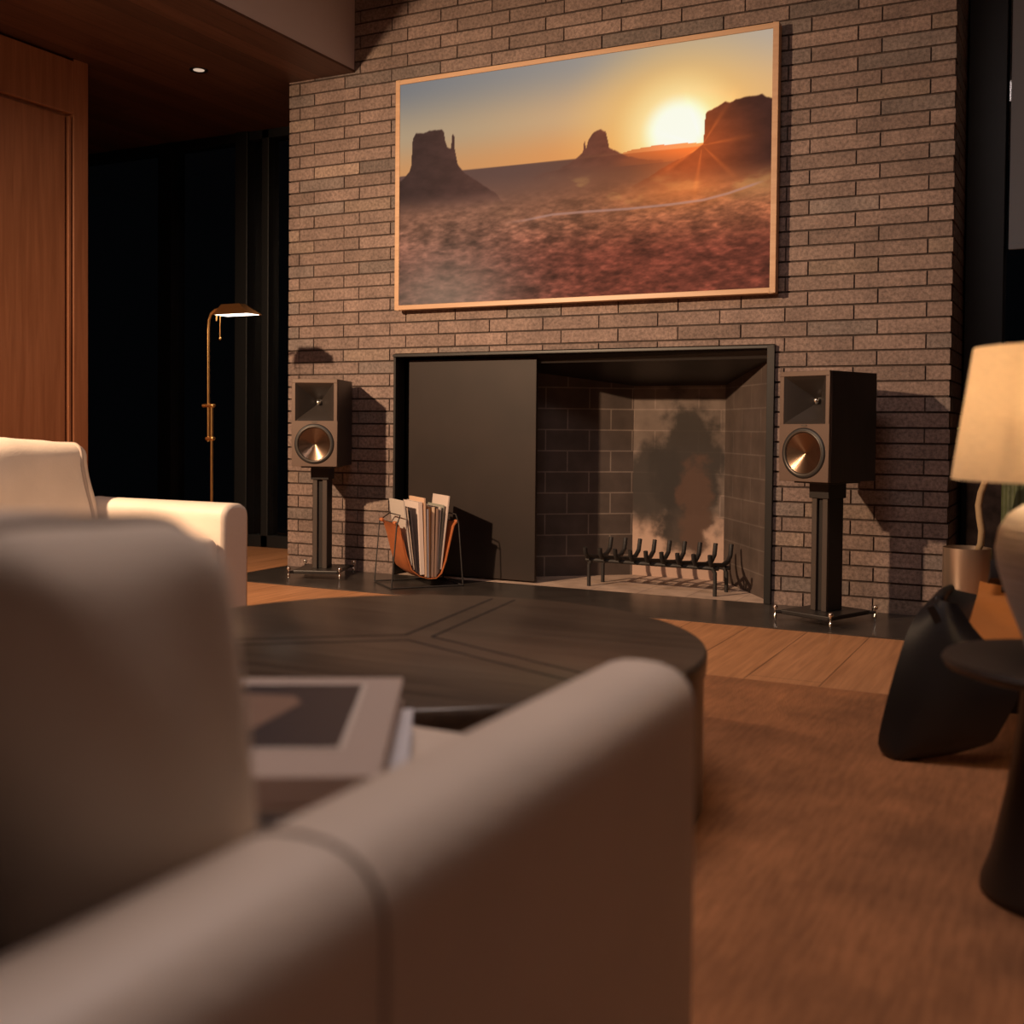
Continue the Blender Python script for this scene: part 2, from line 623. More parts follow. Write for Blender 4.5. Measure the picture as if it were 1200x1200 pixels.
o = MB().span((-6.6, -6.2, -0.12), (2.6, 1.4, 0.0)).build('floor', M['floor'])
struct(o, 'warm oak plank floor running towards the fireplace wall', 'floor')


def brick_wall():
    vs, fs, cols = [], [], []

    def box(p, q, c):
        o = len(vs)
        for i in (0, 1):
            for j in (0, 1):
                for k in (0, 1):
                    vs.append(((p, q)[i][0], (p, q)[j][1], (p, q)[k][2]))
        for f in ((0, 1, 3, 2), (4, 6, 7, 5), (0, 4, 5, 1), (2, 3, 7, 6), (0, 2, 6, 4), (1, 5, 7, 3)):
            fs.append(tuple(a + o for a in f))
            cols.append(c)
    MC = (0.06, 0.036, 0.026)
    rc = 0.006
    # core, set back behind the brick faces
    box((XL + rc, rc, 0), (OX0 - 0.003, 0.6, ZT), MC)
    box((OX1 + 0.003, rc, 0), (XR - rc, 0.9, ZT), MC)
    box((OX0 - 0.003, rc, OZ + 0.003), (OX1 + 0.003, 0.6, ZT), MC)
    C, J, JV, L = 0.06, 0.008, 0.006, 0.268
    rows = int(ZT / C)

    def colour():
        g = random.gauss(1, 0.1)
        t = random.random()
        base = (0.265, 0.192, 0.164) if t < 0.78 else ((0.225, 0.18, 0.162) if t < 0.93 else (0.295, 0.22, 0.178))
        return tuple(max(0.03, b * g) for b in base)
    for k in range(rows):
        z0, z1 = k * C + J / 2, (k + 1) * C - J / 2
        off = -0.974 if k % 2 == 0 else -0.795
        n0 = int((XL - off) / L) - 2
        for n in range(n0, n0 + 18):
            a, b = off + n * L + JV / 2, off + (n + 1) * L - JV / 2
            a, b = max(a, XL), min(b, XR)
            if b - a < 0.015:
                continue
            segs = [(a, b, z0, z1)]
            if z0 < OZ:
                segs = []
                if a < OX0:
                    segs.append((a, min(b, OX0), z0, z1))
                if b > OX1:
                    segs.append((max(a, OX1), b, z0, z1))
                if b > OX0 and a < OX1 and z1 > OZ + 0.008:
                    segs.append((max(a, OX0), min(b, OX1), OZ + 0.004, z1))
            for (p, q, r0, r1) in segs:
                if q - p < 0.012:
                    continue
                d = random.uniform(-0.0012, 0.0012)
                box((p, d, r0), (q, 0.05, r1), colour())
        # return face on the right of the mass
        y = -L * (0.35 if k % 2 else 0.0)
        while y < 0.9:
            a, b = max(y + J / 2, 0.052), min(y + L - J / 2, 0.9)
            if b - a > 0.012:
                box((XR - 0.05, a, z0), (XR + random.uniform(-0.001, 0.001), b, z1), colour())
            y += L
    me = bpy.data.meshes.new('wall_back')
    me.from_pydata(vs, [], fs)
    ca = me.color_attributes.new('Col', 'FLOAT_COLOR', 'CORNER')
    arr = []
    for p, c in zip(me.polygons, cols):
        arr += list((*c, 1)) * len(p.vertices)
    ca.data.foreach_set('color', arr)
    me.materials.append(M['brick'])
    ob = bpy.data.objects.new('wall_back', me)
    COL.objects.link(ob)
    return ob


struct(brick_wall(), 'long dark brick fireplace wall with recessed mortar joints', 'wall')

# wood panelled wall on the left with its door
WX, WY = -4.22, -0.648
w = MB()
w.span((WX - 0.14, -6.2, 0), (WX - 0.03, WY, ZC))
w.span((WX - 0.03, WY - 0.086, 0), (WX, WY, ZC))                 # stile
w.span((WX - 0.03, -1.90, 2.15), (WX, WY - 0.086, ZC - 0.012))   # header
w.span((WX - 0.03, -6.2, 0), (WX, -1.90, ZC))
o = w.build('wall_left', M['panelwood'], bevel=0.003)
struct(o, 'reddish wood panelled wall on the left', 'wall')
o = MB().span((WX - 0.028, -1.89, 0.01), (WX - 0.012, WY - 0.126, 2.135)).build('door_1', M['panelwood'], bevel=0.003)
struct(o, 'flush reddish wood door set in the left wall', 'door')
o = MB().span((WX - 0.026, WY - 0.112, 0.0), (WX - 0.004, WY - 0.098, 2.14)).build('trim_1', M['panelwood'], bevel=0.002)
struct(o)
# low ceiling, fascia, high ceiling
o = MB().span((-6.6, -6.2, ZC), (-3.149, 0.0, ZC + 0.012)).span((-6.6, 0.0, ZC), (XL - 0.002, 0.8, ZC + 0.012)).build('ceiling', M['ceil'])
struct(o, 'low ceiling of dark reddish boards on the left', 'ceiling')
o = MB().span((-3.168, -6.2, ZC + 0.0125), (-3.15, -0.002, ZT)).build('trim_2', M['plaster'])
struct(o, 'pale mauve plaster fascia where the low ceiling steps up', 'trim')
o = MB().span((-3.168, -6.2, ZT), (2.6, 0.9, ZT + 0.05)).build('ceiling', M['plaster'])
struct(o)

# sliding glass doors behind the floor lamp
GY = 0.69


def glazed(name, x0, x1, z1, posts, y, label, cat, sill=0.07):
    root = thing(name, label, cat, (0, y, 0))
    root['kind'] = 'structure'
    f = MB()
    f.span((x0, -0.05, 0), (x1, 0.05, sill))
    f.span((x0, -0.05, z1 - 0.05), (x1, 0.05, z1))
    for (a, b, d) in posts:
        f.span((a, -d, 0.0), (b, d, z1))
    f.build(name + '_frame' if False else 'frame', M['blackframe'], root, bevel=0.003)
    MB().span((x0, -0.004, sill), (x1, 0.004, z1 - 0.05)).build('glass_pane', M['glass'], root)
    return root


glazed('door_2', -6.4, -3.6, ZC, [(-6.4, -6.3, 0.05), (-5.03, -4.92, 0.06), (-4.42, -4.33, 0.07), (-4.24, -4.19, 0.05), (-3.66, -3.6, 0.05)],
       GY, 'black framed sliding glass doors against the night', 'door')
# window to the right of the brick mass with a roller shade
wr = glazed('window_1', -0.43, 2.4, ZT, [(-0.43, -0.285, 0.09), (1.2, 1.29, 0.05), (2.31, 2.4, 0.05)], 0.5,
            'dark window beside the brick wall with a grey shade pulled half down', 'window')
s = MB().span((-0.27, -0.075, 1.452), (1.19, -0.071, ZT - 0.1)).build('roller_shade', M['rollershade'], wr)
MB().span((-0.27, -0.082, 1.44), (1.19, -0.066, 1.462)).build('hem_bar', M['rollershade'], s, bevel=0.003)

# ------------------------------------------------------------------ fireplace
fp = thing('fireplace', 'wide black steel edged fireplace recess in the brick wall', 'fireplace', (-2.0, 0, 0))


def fpb(mb, name, mt, **k):
    mb.v = [p - Vector((-2.0, 0, 0)) for p in mb.v]
    return mb.build(name, mt, fp, **k)


t = 0.028
f = MB()
f.span((OX0, -0.012, 0.0045), (OX0 + 0.012, 0.09, OZ))
f.span((OX1 - t, -0.02, 0.0045), (OX1, 0.06, OZ))
f.span((OX0, -0.02, OZ - 0.014), (OX1, 0.09, OZ))
fpb(f, 'steel_frame', M['blacksteel'], bevel=0.002)
p = fpb(MB().span((-2.862, 0.05, 0.012), (-2.187, 0.068, 1.026)), 'sliding_panel', M['steel'], bevel=0.002)
p['label'] = 'dark bronze steel sliding panel'
fpb(MB().span((OX0, 0.07, 0), (OX0 + 0.012, 0.6, OZ)).span((OX0, 0.6, 0), (-2.45, 0.61, OZ)), 'side_recess', M['blacksteel'])
# lining
BL, BR = Vector((-1.915, 0.57, 0)), Vector((-1.465, 0.57, 0))
FL, FR = Vector((-2.5, 0.085, 0)), Vector((-1.125, 0.062, 0))


def lining(a, b, z0a, z0b, material, name):
    d = b - a
    L = d.length
    ang = math.atan2(d.y, d.x)
    mb = MB()
    vs = [(0, 0, 0), (L, 0, 0), (L, 0, z0b), (0, 0, z0a), (0, 0.04, 0), (L, 0.04, 0), (L, 0.04, z0b), (0, 0.04, z0a)]
    mb.add(vs, [(0, 1, 2, 3), (7, 6, 5, 4), (0, 4, 5, 1), (1, 5, 6, 2), (2, 6, 7, 3), (3, 7, 4, 0)])
    return mb.build(name, material, fp, loc=a - Vector((-2.0, 0, 0)), rot=(0, 0, ang))


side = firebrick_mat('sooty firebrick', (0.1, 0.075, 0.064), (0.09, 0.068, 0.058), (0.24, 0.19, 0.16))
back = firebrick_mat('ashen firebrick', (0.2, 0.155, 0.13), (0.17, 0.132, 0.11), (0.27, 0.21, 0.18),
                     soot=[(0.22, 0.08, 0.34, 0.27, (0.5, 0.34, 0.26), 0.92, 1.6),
                           (0.27, 0.49, 0.16, 0.36, (0.03, 0.025, 0.022), 0.93, 1.6),
                           (0.1, 0.43, 0.15, 0.2, (0.03, 0.025, 0.022), 0.9, 1.5),
                           (0.31, 0.36, 0.08, 0.2, (0.12, 0.06, 0.038), 0.55, 2.2)])
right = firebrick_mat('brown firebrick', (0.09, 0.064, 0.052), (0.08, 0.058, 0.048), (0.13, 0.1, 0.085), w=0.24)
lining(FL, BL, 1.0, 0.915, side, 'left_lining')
lining(BL, BR, 0.915, 0.915, back, 'back_lining')
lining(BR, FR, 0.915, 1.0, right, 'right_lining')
fpb(MB().add([(*FL.xy, 1.0), (*BL.xy, 0.913), (*BR.xy, 0.913), (*FR.xy, 1.0), (OX1, 0.05, 1.035), (OX0 + 0.4, 0.05, 1.035),
              (*FL.xy, 1.04), (*BL.xy, 1.04), (*BR.xy, 1.04), (*FR.xy, 1.04)],
             [(0, 1, 2, 3), (0, 3, 4, 5), (6, 7, 8, 9), (0, 1, 7, 6), (1, 2, 8, 7), (2, 3, 9, 8)]), 'smoke_hood', M['blacksteel'])
fpb(MB().prism([(OX0 + 0.02, 0), (OX1 - 0.01, 0), (OX1 - 0.01, 0.004), (OX0 + 0.02, 0.004)], 0.62, Matrix.Translation((0, 0.001, 0))),
    'firebox_floor', firebrick_mat('pale firebox floor', (0.58, 0.43, 0.34), (0.5, 0.38, 0.3), (0.4, 0.3, 0.25)))
o = MB().span((XL + 0.002, -0.54, 0.0), (XR, -0.0, 0.004)).build('hearth', M['hearth'])
tag(o, 'thin black slate hearth strip along the foot of the brick wall', 'hearth')

# ------------------------------------------------------------------ framed screen with a desert sunset
TX0, TX1, TZ0, TZ1, TY = -2.877, -1.088, 1.252, 2.319, -0.06
tvr = thing('television', 'large wood framed screen showing desert buttes at sunset, above the fireplace', 'television',
            ((TX0 + TX1) / 2, 0, TZ0))
HW, HH = (TX1 - TX0) / 2, TZ1 - TZ0
fw = 0.022
f = MB()
f.span((-HW, TY, 0), (-HW + fw, -0.018, HH)).span((HW - fw, TY, 0), (HW, -0.018, HH))
f.span((-HW + fw, TY, 0), (HW - fw, -0.018, fw)).span((-HW + fw, TY, HH - fw), (HW - fw, -0.018, HH))
f.build('frame', wood('pale oak frame', (0.5, 0.3, 0.17), (0.58, 0.37, 0.22), 'x', 0.4), tvr, bevel=0.002)
MB().span((-HW + 0.03, -0.018, 0.05), (HW - 0.03, -0.001, HH - 0.05)).build('back_housing', M['blacksteel'], tvr)


def noise2(u, v, seed, octaves=5, fx=4, fy=4):
    rs = np.random.RandomState(seed)
    out = np.zeros_like(u)
    amp = 1.0
    tot = 0
    for k in range(octaves):
        nx, ny = int(fx * 2 ** k) + 2, int(fy * 2 ** k) + 2
        g = rs.rand(ny + 1, nx + 1)
        x, y = u * (nx - 1), v * (ny - 1)
        xi, yi = np.clip(x.astype(int), 0, nx - 1), np.clip(y.astype(int), 0, ny - 1)
        xf, yf = x - xi, y - yi
        xf = xf * xf * (3 - 2 * xf)
        yf = yf * yf * (3 - 2 * yf)
        out += amp * ((g[yi, xi] * (1 - xf) + g[yi, xi + 1] * xf) * (1 - yf) + (g[yi + 1, xi] * (1 - xf) + g[yi + 1, xi + 1] * xf) * yf)
        tot += amp
        amp *= 0.55
    return out / tot


def sunset(u, v):
    """colours (0..255, display) of a generic desert landscape; u to the right, v down"""
    def c(*k):
        return np.array(k, float)[None, None, :]

    def lerp(a, b, t):
        t = np.clip(t, 0, 1)[..., None]
        return a * (1 - t) + b * t

    def ss(a, b, x):
        t = np.clip((x - a) / (b - a), 0, 1)
        return t * t * (3 - 2 * t)
    hz = 0.413 + 0.012 * u
    # sky
    tl, tr = c(120, 120, 122), c(182, 166, 150)
    sky_top = lerp(tl, tr, u)
    sky_mid = lerp(c(176, 152, 122), c(222, 174, 124), ss(0, 0.8, u))
    sky_low = lerp(c(204, 146, 94), c(240, 156, 84), ss(0.1, 0.8, u))
    tv = v / hz
    img = lerp(lerp(sky_top, sky_mid, ss(0, 0.62, tv)), sky_low, ss(0.55, 1.0, tv))
    dx, dy = (u - 0.775), (v - 0.345) * 0.62
    d = np.hypot(dx * 0.95, dy)
    img = lerp(img, c(250, 196, 110), ss(0.33, 0.06, d) * 0.8)
    img = lerp(img, c(255, 232, 170), ss(0.17, 0.05, d) * 0.95)
    img = lerp(img, c(255, 252, 236), ss(0.095, 0.045, d))
    # ground
    n1 = noise2(u, v, 1, 6, 7, 9)
    n2 = noise2(u, v, 2, 5, 26, 34)
    n3 = noise2(u, v, 3, 4, 60, 90)
    n4 = 1 - np.abs(2 * noise2(u, v, 8, 5, 12, 22) - 1) * 2.2
    g = (v - hz) / (1 - hz)
    far = lerp(c(98, 70, 62), c(126, 70, 44), ss(0.3, 0.8, u))
    midc = lerp(c(132, 88, 68), c(152, 90, 58), ss(0.2, 0.8, u))
    near = lerp(c(122, 74, 60), c(112, 54, 40), ss(0.1, 0.7, u))
    gr = lerp(lerp(far, midc, ss(0.02, 0.35, g)), near, ss(0.35, 0.75, g))
    rough = ss(0.12, 0.5, g)
    gr = gr * (1 + (n1 - 0.5)[..., None] * 0.45 * (0.15 + 0.85 * rough[..., None]))
    gr = gr * (1 + (n2 - 0.5)[..., None] * 0.45 * rough[..., None])
    gr = gr * (1 + (n3 - 0.5)[..., None] * 0.75 * rough[..., None])
    gr = gr * (1 + (n4 - 0.6)[..., None] * 0.3 * rough[..., None])
    sandy = ss(0.52, 0.66, n1) * ss(0.1, 0.2, g) * ss(0.45, 0.25, g) * ss(0.25, 0.45, u)
    gr = lerp(gr, c(190, 140, 84), sandy * 0.55)
    gr = lerp(gr, c(226, 124, 60), ss(0.22, 0.02, np.hypot((u - 0.76), (v - 0.60) * 2.4)) * 0.4)
    gr = lerp(gr, c(146, 128, 108), ss(0.36, 0.0, np.hypot((u - 0.14), (v - 1.0) * 0.9)) * 0.6)
    # pale road
    ru = np.array([0.3, 0.37, 0.45, 0.55, 0.65, 0.76, 0.84, 0.9, 0.98])
    rv = np.array([0.665, 0.66, 0.645, 0.645, 0.648, 0.645, 0.638, 0.62, 0.585])
    road = np.interp(u, ru, rv)
    gr = lerp(gr, c(176, 130, 116), ss(0.0075, 0.002, np.abs(v - road)) * ss(0.3, 0.42, u) * ss(0.99, 0.95, u) * 0.8)
    m = ss(-0.002, 0.003, v - hz)
    img = lerp(img, gr, m)
    # distant ridge under the sun
    rid = np.interp(u, [0.6, 0.66, 0.72, 0.8, 0.86], [0.43, 0.408, 0.40, 0.405, 0.415])
    img = lerp(img, c(206, 104, 50), ((v > rid) & (v < 0.47) & (u > 0.6) & (u < 0.9)) * ss(0.6, 0.66, u) * ss(0.5, 0.42, v) * 0.8)
    # buttes: skyline v for each u
    jit = (noise2(u * 1.0, v * 0, 5, 5, 70, 2) - 0.5) * 0.009

    def butte(us, vs_, base, col, colr, edge=0.004, fade=0.05):
        nonlocal img
        top = np.interp(u, us, vs_) + jit
        inside = ss(-edge, edge, v - top) * ss(base + 0.04, base - 0.07, v) * ((u >= us[0]) & (u <= us[-1]))
        cc = lerp(col, colr, ss(us[0], us[-1], u)) * (1 + (n2 - 0.5)[..., None] * 0.35)
        img = lerp(img, cc, inside)
    butte([0, 0.03, 0.036, 0.04, 0.05, 0.075, 0.09, 0.13, 0.136, 0.14, 0.146, 0.158, 0.1595, 0.163, 0.167, 0.169, 0.178, 0.2, 0.24, 0.29, 0.33],
          [0.44, 0.4, 0.37, 0.25, 0.226, 0.23, 0.222, 0.226, 0.24, 0.28, 0.305, 0.315, 0.26, 0.25, 0.262, 0.32, 0.39, 0.43, 0.475, 0.53, 0.62],
          0.56, c(60, 40, 36), c(88, 56, 48))
    butte([0.4, 0.47, 0.51, 0.532, 0.534, 0.537, 0.54, 0.546, 0.556, 0.568, 0.578, 0.585, 0.592, 0.598, 0.601, 0.612, 0.64, 0.68, 0.74],
          [0.475, 0.455, 0.425, 0.395, 0.36, 0.35, 0.385, 0.345, 0.325, 0.312, 0.306, 0.315, 0.32, 0.36, 0.385, 0.4, 0.425, 0.448, 0.465],
          0.47, c(100, 62, 50), c(122, 62, 42))
    butte([0.66, 0.76, 0.815, 0.838, 0.842, 0.846, 0.87, 0.89, 0.9, 0.93, 0.955, 0.975, 0.985, 1.0],
          [0.56, 0.48, 0.44, 0.415, 0.3, 0.29, 0.272, 0.256, 0.262, 0.252, 0.25, 0.245, 0.262, 0.27],
          0.55, c(140, 66, 36), c(62, 34, 28))
    # warm bloom from the sun across the ground and right butte
    img = img + c(120, 46, 6) * (ss(0.2, 0.0, np.hypot(u - 0.83, (v - 0.43) * 0.7)) * 0.62)[..., None]
    th = np.arctan2((v - 0.42) * 0.6, u - 0.835)
    rays = np.clip(np.cos(th * 7 + 0.6), 0, 1) ** 8 * ss(0.17, 0.02, np.hypot(u - 0.835, (v - 0.42) * 0.6))
    img = img + c(120, 60, 20) * (rays * 0.28)[..., None]
    return np.clip(img, 0, 255)


def make_screen():
    nx, ny = 480, 280
    x0, x1, z0, z1 = -HW + fw, HW - fw, fw, HH - fw
    us, vs_ = np.meshgrid(np.linspace(0, 1, nx), np.linspace(0, 1, ny))
    img = sunset(us, vs_) / 255
    lin = np.where(img <= 0.04045, img / 12.92, ((img + 0.055) / 1.055) ** 2.4)
    X = x0 + us * (x1 - x0)
    Z = z1 - vs_ * (z1 - z0)
    co = np.stack([X, np.full_like(X, TY + 0.006), Z], -1).reshape(-1, 3)
    idx = np.arange(nx * ny).reshape(ny, nx)
    a, b, c_, d = idx[1:, :-1], idx[1:, 1:], idx[:-1, 1:], idx[:-1, :-1]
    faces = np.stack([a, b, c_, d], -1).reshape(-1, 4)
    me = bpy.data.meshes.new('screen')
    me.from_pydata(co.tolist(), [], faces.tolist())
    ca = me.color_attributes.new('Picture', 'FLOAT_COLOR', 'POINT')
    rgba = np.concatenate([lin.reshape(-1, 3), np.ones((nx * ny, 1))], 1).astype(np.float32)
    ca.data.foreach_set('color', rgba.ravel())
    mt = mat('lit picture', (0.01, 0.01, 0.01), 0.45)
    nt = mt.node_tree
    at = nt.nodes.new('ShaderNodeAttribute')
    at.attribute_name = 'Picture'
    pb = nt.nodes['Principled BSDF']
    nt.links.new(at.outputs['Color'], pb.inputs['Emission Color'])
    pb.inputs['Emission Strength'].default_value = 0.95
    pb.inputs['Specular IOR Level'].default_value = 0.0
    pb.inputs['Roughness'].default_value = 0.9
    me.materials.append(mt)
    o = bpy.data.objects.new('screen', me)
    COL.objects.link(o)
    o.parent = tvr


make_screen()

# ------------------------------------------------------------------ rug
rg = MB().rbox((-0.75, -3.1, 0.005), (3.5, 3.36, 0.01), 0.004, 3)
rugm = mat('rust wool rug', (0.36, 0.15, 0.06), 0.95, bump=0.5, bscale=260, vary=0.26, vscale=5)
nt_ = rugm.node_tree
ns_ = nt_.nodes.new('ShaderNodeTexNoise')
ns_.inputs['Scale'].default_value = 1
ns_.inputs['Detail'].default_value = 6
mp_ = nt_.nodes.new('ShaderNodeMapping')
mp_.inputs['Scale'].default_value = (90, 11, 1)
tc_ = nt_.nodes.new('ShaderNodeTexCoord')
nt_.links.new(tc_.outputs['Object'], mp_.inputs['Vector'])
nt_.links.new(mp_.outputs['Vector'], ns_.inputs['Vector'])
cr_ = nt_.nodes.new('ShaderNodeValToRGB')
cr_.color_ramp.elements[0].position = 0.3
cr_.color_ramp.elements[1].position = 0.7
cr_.color_ramp.elements[0].color = (0.62, 0.6, 0.55, 1)
cr_.color_ramp.elements[1].color = (1.2, 1.2, 1.2, 1)
nt_.links.new(ns_.outputs['Fac'], cr_.inputs['Fac'])
mx_ = nt_.nodes.new('ShaderNodeMix')
mx_.data_type = 'RGBA'
mx_.blend_type = 'MULTIPLY'
mx_.inputs[0].default_value = 0.6
pb_ = nt_.nodes['Principled BSDF']
src_ = pb_.inputs['Base Color'].links[0].from_socket
nt_.links.new(src_, mx_.inputs[6])
nt_.links.new(cr_.outputs['Color'], mx_.inputs[7])
nt_.links.new(mx_.outputs[2], pb_.inputs['Base Color'])
o = rg.build('rug', rugm, smooth=40)
tag(o, 'rust brown low pile rug under the coffee table', 'rug')


# ------------------------------------------------------------------ sofas
def make_sofa(name, label, width, loc, rotz, seed):
    """faces local +Y, right arm (as seated) at +X; origin at the right arm's outer front corner"""
    root = thing(name, label, 'sofa', loc, rotz)
    D, AW, AH, SH = 0.88, 0.12, 0.462, 0.36
    for s in (0, 1):
        cx = -AW / 2 if s == 0 else -width + AW / 2
        ap = [(cx - AW / 2, 0.02), (cx + AW / 2, 0.02)]
        for k in range(13):
            th = math.pi * k / 12
            ap.append((cx + math.copysign(abs(math.cos(th)) ** 0.8, math.cos(th)) * AW / 2, AH - 0.052 + 0.052 * math.sin(th) ** 0.8))
        am = MB().prism(ap, -D)
        a = am.build('arm', M['leather'], root, smooth=50, bevel=0.014)
        # seam round the arm
        x0, x1 = cx - AW / 2 - 0.0008, cx + AW / 2 + 0.0008
        pts = [(x0, -0.60, 0.03), (x0, -0.60, AH - 0.052)]
        for k in range(1, 12):
            th = math.pi * k / 12
            pts.append((cx - math.copysign(abs(math.cos(th)) ** 0.8, math.cos(th)) * (AW / 2 + 0.0008), -0.60, AH - 0.052 + math.sin(th) ** 0.8 * 0.0528))
        pts += [(x1, -0.60, AH - 0.052), (x1, -0.60, 0.03)]
        MB().tube(pts, 0.0016, 6).build('seam', M['seam'], a, smooth=180)
    MB().rbox((-width / 2, -D + 0.06, 0.255), (width - 2 * AW + 0.02, 0.12, 0.47), 0.05, 6).build('back', M['leather'], root, smooth=180)
    MB().rbox((-width / 2, -D / 2 + 0.01, 0.11), (width - 2 * AW + 0.01, D - 0.06, 0.17), 0.02, 4).build('base', M['leather'], root, smooth=180)
    n = 2
    w0 = (width - 2 * AW) / n
    rs = random.Random(seed)
    for k in range(n):
        cx = -AW - w0 * (k + 0.5)
        sc = MB().rbox((cx, -0.38, 0.28), (w0 - 0.006, 0.75, 0.16), 0.035, 7, puff=0.002)
        sc.build('seat_cushion', M['leather'], root, smooth=180)
        ph = [rs.uniform(0, 6.28) for _ in range(6)]

        def wrinkle(p, ph=ph):
            q = p.copy()
            q.y += 0.006 * math.sin(9 * p.x + ph[0]) + 0.004 * math.sin(23 * p.z + 8 * p.x + ph[1])
            q.z += 0.006 * math.sin(14 * p.x + ph[2]) * (0.5 + p.z / 0.3) + 0.003 * math.sin(31 * p.x + 17 * p.y + ph[3])
            q.x += 0.004 * math.sin(25 * p.z + ph[4]) + 0.003 * math.sin(40 * p.y + 13 * p.z + ph[5])
            q.y += -0.055 * (p.z / 0.3)
            return q
        bc = MB().rbox((cx, -0.638, 0.497), (w0 - 0.006, 0.19, 0.30), 0.04, 9, puff=0.012, fn=wrinkle)
        b = bc.build('back_cushion', M['linen'], root, smooth=180)
        # piping seam along the top rear and front edges
        hw = w0 / 2 - 0.03
        for sy in (-0.075, 0.075):
            pts = []
            for i in range(25):
                x = -hw + 2 * hw * i / 24
                p = wrinkle(Vector((x, sy, 0.128 if abs(x) < hw - 0.03 else 0.118)))
                pts.append(p + Vector((cx, -0.638, 0.5)))
            MB().tube(pts, 0.0045, 6).build('piping', M['linen'], b, smooth=180)
        for sx in (-1, 1):
            pts = []
            for i in range(48):
                th = 2 * math.pi * i / 47
                cc, sn = math.cos(th), math.sin(th)
                yy = math.copysign(abs(cc) ** 0.35, cc) * 0.0965
                zz = math.copysign(abs(sn) ** 0.35, sn) * 0.1515
                p = wrinkle(Vector((sx * (w0 / 2 - 0.045), yy, zz)))
                pts.append(p + Vector((cx, -0.638, 0.497)))
            MB().tube(pts, 0.007, 6, cap=False).build('edge_seam_shade', M['seam'], b, smooth=180)  # darker seam tube stands in for the shadow under the cushion edge
    return root


make_sofa('sofa', 'cream leather sofa in the near foreground with books on its seat', 1.55, (-0.352, -3.375, 0), 0.0, 4)
make_sofa('sofa', 'cream leather sofa along the wood wall beyond the coffee table', 1.95, (-2.36, -3.65, 0), R(-90), 9)

# ------------------------------------------------------------------ coffee table
CT = (-1.141, -2.665)
ct = thing('coffee_table', 'large round drum coffee table in dark oak with a three armed groove', 'coffee table', (*CT, 0.01))
TR, TH = 0.558, 0.29
MB().lathe([(TR - 0.012, 0.0), (TR - 0.006, 0.004), (TR - 0.006, TH - 0.045)], 96).build('drum', M['darkwood'], ct, smooth=50)
top = MB().lathe([(TR - 0.02, TH - 0.045), (TR - 0.002, TH - 0.04), (TR, TH - 0.01), (TR - 0.003, TH - 0.003), (TR - 0.008, TH), (0.0, TH)], 96)
top.build('tabletop', M['darkwood'], ct, smooth=40)
angs = [R(98), R(218), R(338)]
gap = 0.028
gv = MB()
for i in range(3):
    a = angs[i]
    b = angs[(i + 1) % 3]
    # wedge outline between two arms: two groove lines meeting near the middle
    bis = (a + ((b - a) % (2 * math.pi)) / 2)
    c0 = Vector((math.cos(bis), math.sin(bis), 0)) * (gap / math.sin(R(60)))
    for q in (a, b):
        d = Vector((math.cos(q), math.sin(q), 0))
        L = 0.50
        e = c0 + d * L
        n = Vector((-d.y, d.x, 0)) * 0.0028
        z = Vector((0, 0, TH + 0.0005))
        gv.add([c0 - n + z, c0 + n + z, e + n + z, e - n + z, c0 - n + z - Vector((0, 0, 0.004)), c0 + n + z - Vector((0, 0, 0.004)),
                e + n + z - Vector((0, 0, 0.004)), e - n + z - Vector((0, 0, 0.004))],
               [(0, 1, 2, 3), (7, 6, 5, 4), (0, 4, 5, 1), (1, 5, 6, 2), (2, 6, 7, 3), (3, 7, 4, 0)])
gv.build('groove', M['groove'], ct)


# ------------------------------------------------------------------ books on the near sofa
def book(name, label, loc, rotz, w, d, h, cover, pages, photo=False):
    root = thing(name, label, 'book', loc, rotz)
    MB().span((-w / 2, -d / 2, h - 0.0035), (w / 2, d / 2, h)).span((-w / 2, -d / 2, 0), (w / 2, d / 2, 0.0035)) \
        .span((-w / 2, -d / 2, 0.0034), (-w / 2 + 0.004, d / 2, h - 0.0034)).build('cover', cover, root, bevel=0.001)
    MB().span((-w / 2 + 0.004, -d / 2 + 0.004, 0.0035), (w / 2 - 0.004, d / 2 - 0.004, h - 0.0035)).build('pages', pages, root)
    return root


u_w = Vector((0.872, 0.49, 0))       # book width axis
BROT = math.atan2(0.49, 0.872)
cornerR = Vector((-0.682, -3.424, 0))
nearR = Vector((-0.513, -3.748, 0))
bw, bd = 0.28, 0.365
cen = (cornerR + nearR) / 2 - u_w * bw / 2
coverm = mat('grey beige cover', (0.44, 0.35, 0.3), 0.6, bump=0.05, bscale=200)
pagem = mat('page edges', (0.4, 0.31, 0.28), 0.9, bump=0.3, bscale=4, stretch=(1, 1, 300))
bk = book('book', 'large grey beige art book with a photograph on its cover, top of the pile', (cen.x, cen.y, 0.3905), BROT, bw, bd, 0.0295, coverm, pagem)
ph = MB().span((-0.115, -0.105, 0.0295), (0.102, 0.148, 0.0302)).build('cover_border', mat('pale border', (0.6, 0.53, 0.47), 0.5), bk)
MB().span((-0.11, -0.1, 0.0302), (0.097, 0.143, 0.0305)).build('cover_photograph', mat('dark photo', (0.035, 0.025, 0.028), 0.4), ph)
MB().prism([(-0.09, -0.08), (-0.005, -0.085), (0.042, 0.06), (0.03, 0.09), (-0.02, 0.1), (-0.10, 0.05)], 0.0003,
           Matrix.Translation((0, 0, 0.0308)) @ Matrix.Rotation(R(-90), 4, 'X')).build('printed_cloth', mat('printed brown', (0.23, 0.14, 0.1), 0.45), ph)
MB().prism([(-0.11, 0.06), (-0.06, 0.05), (-0.035, 0.075), (-0.05, 0.11), (-0.11, 0.13)], 0.0003,
           Matrix.Translation((0, 0, 0.0311)) @ Matrix.Rotation(R(-90), 4, 'X')).build('printed_hand', mat('printed skin', (0.55, 0.38, 0.3), 0.45), ph)
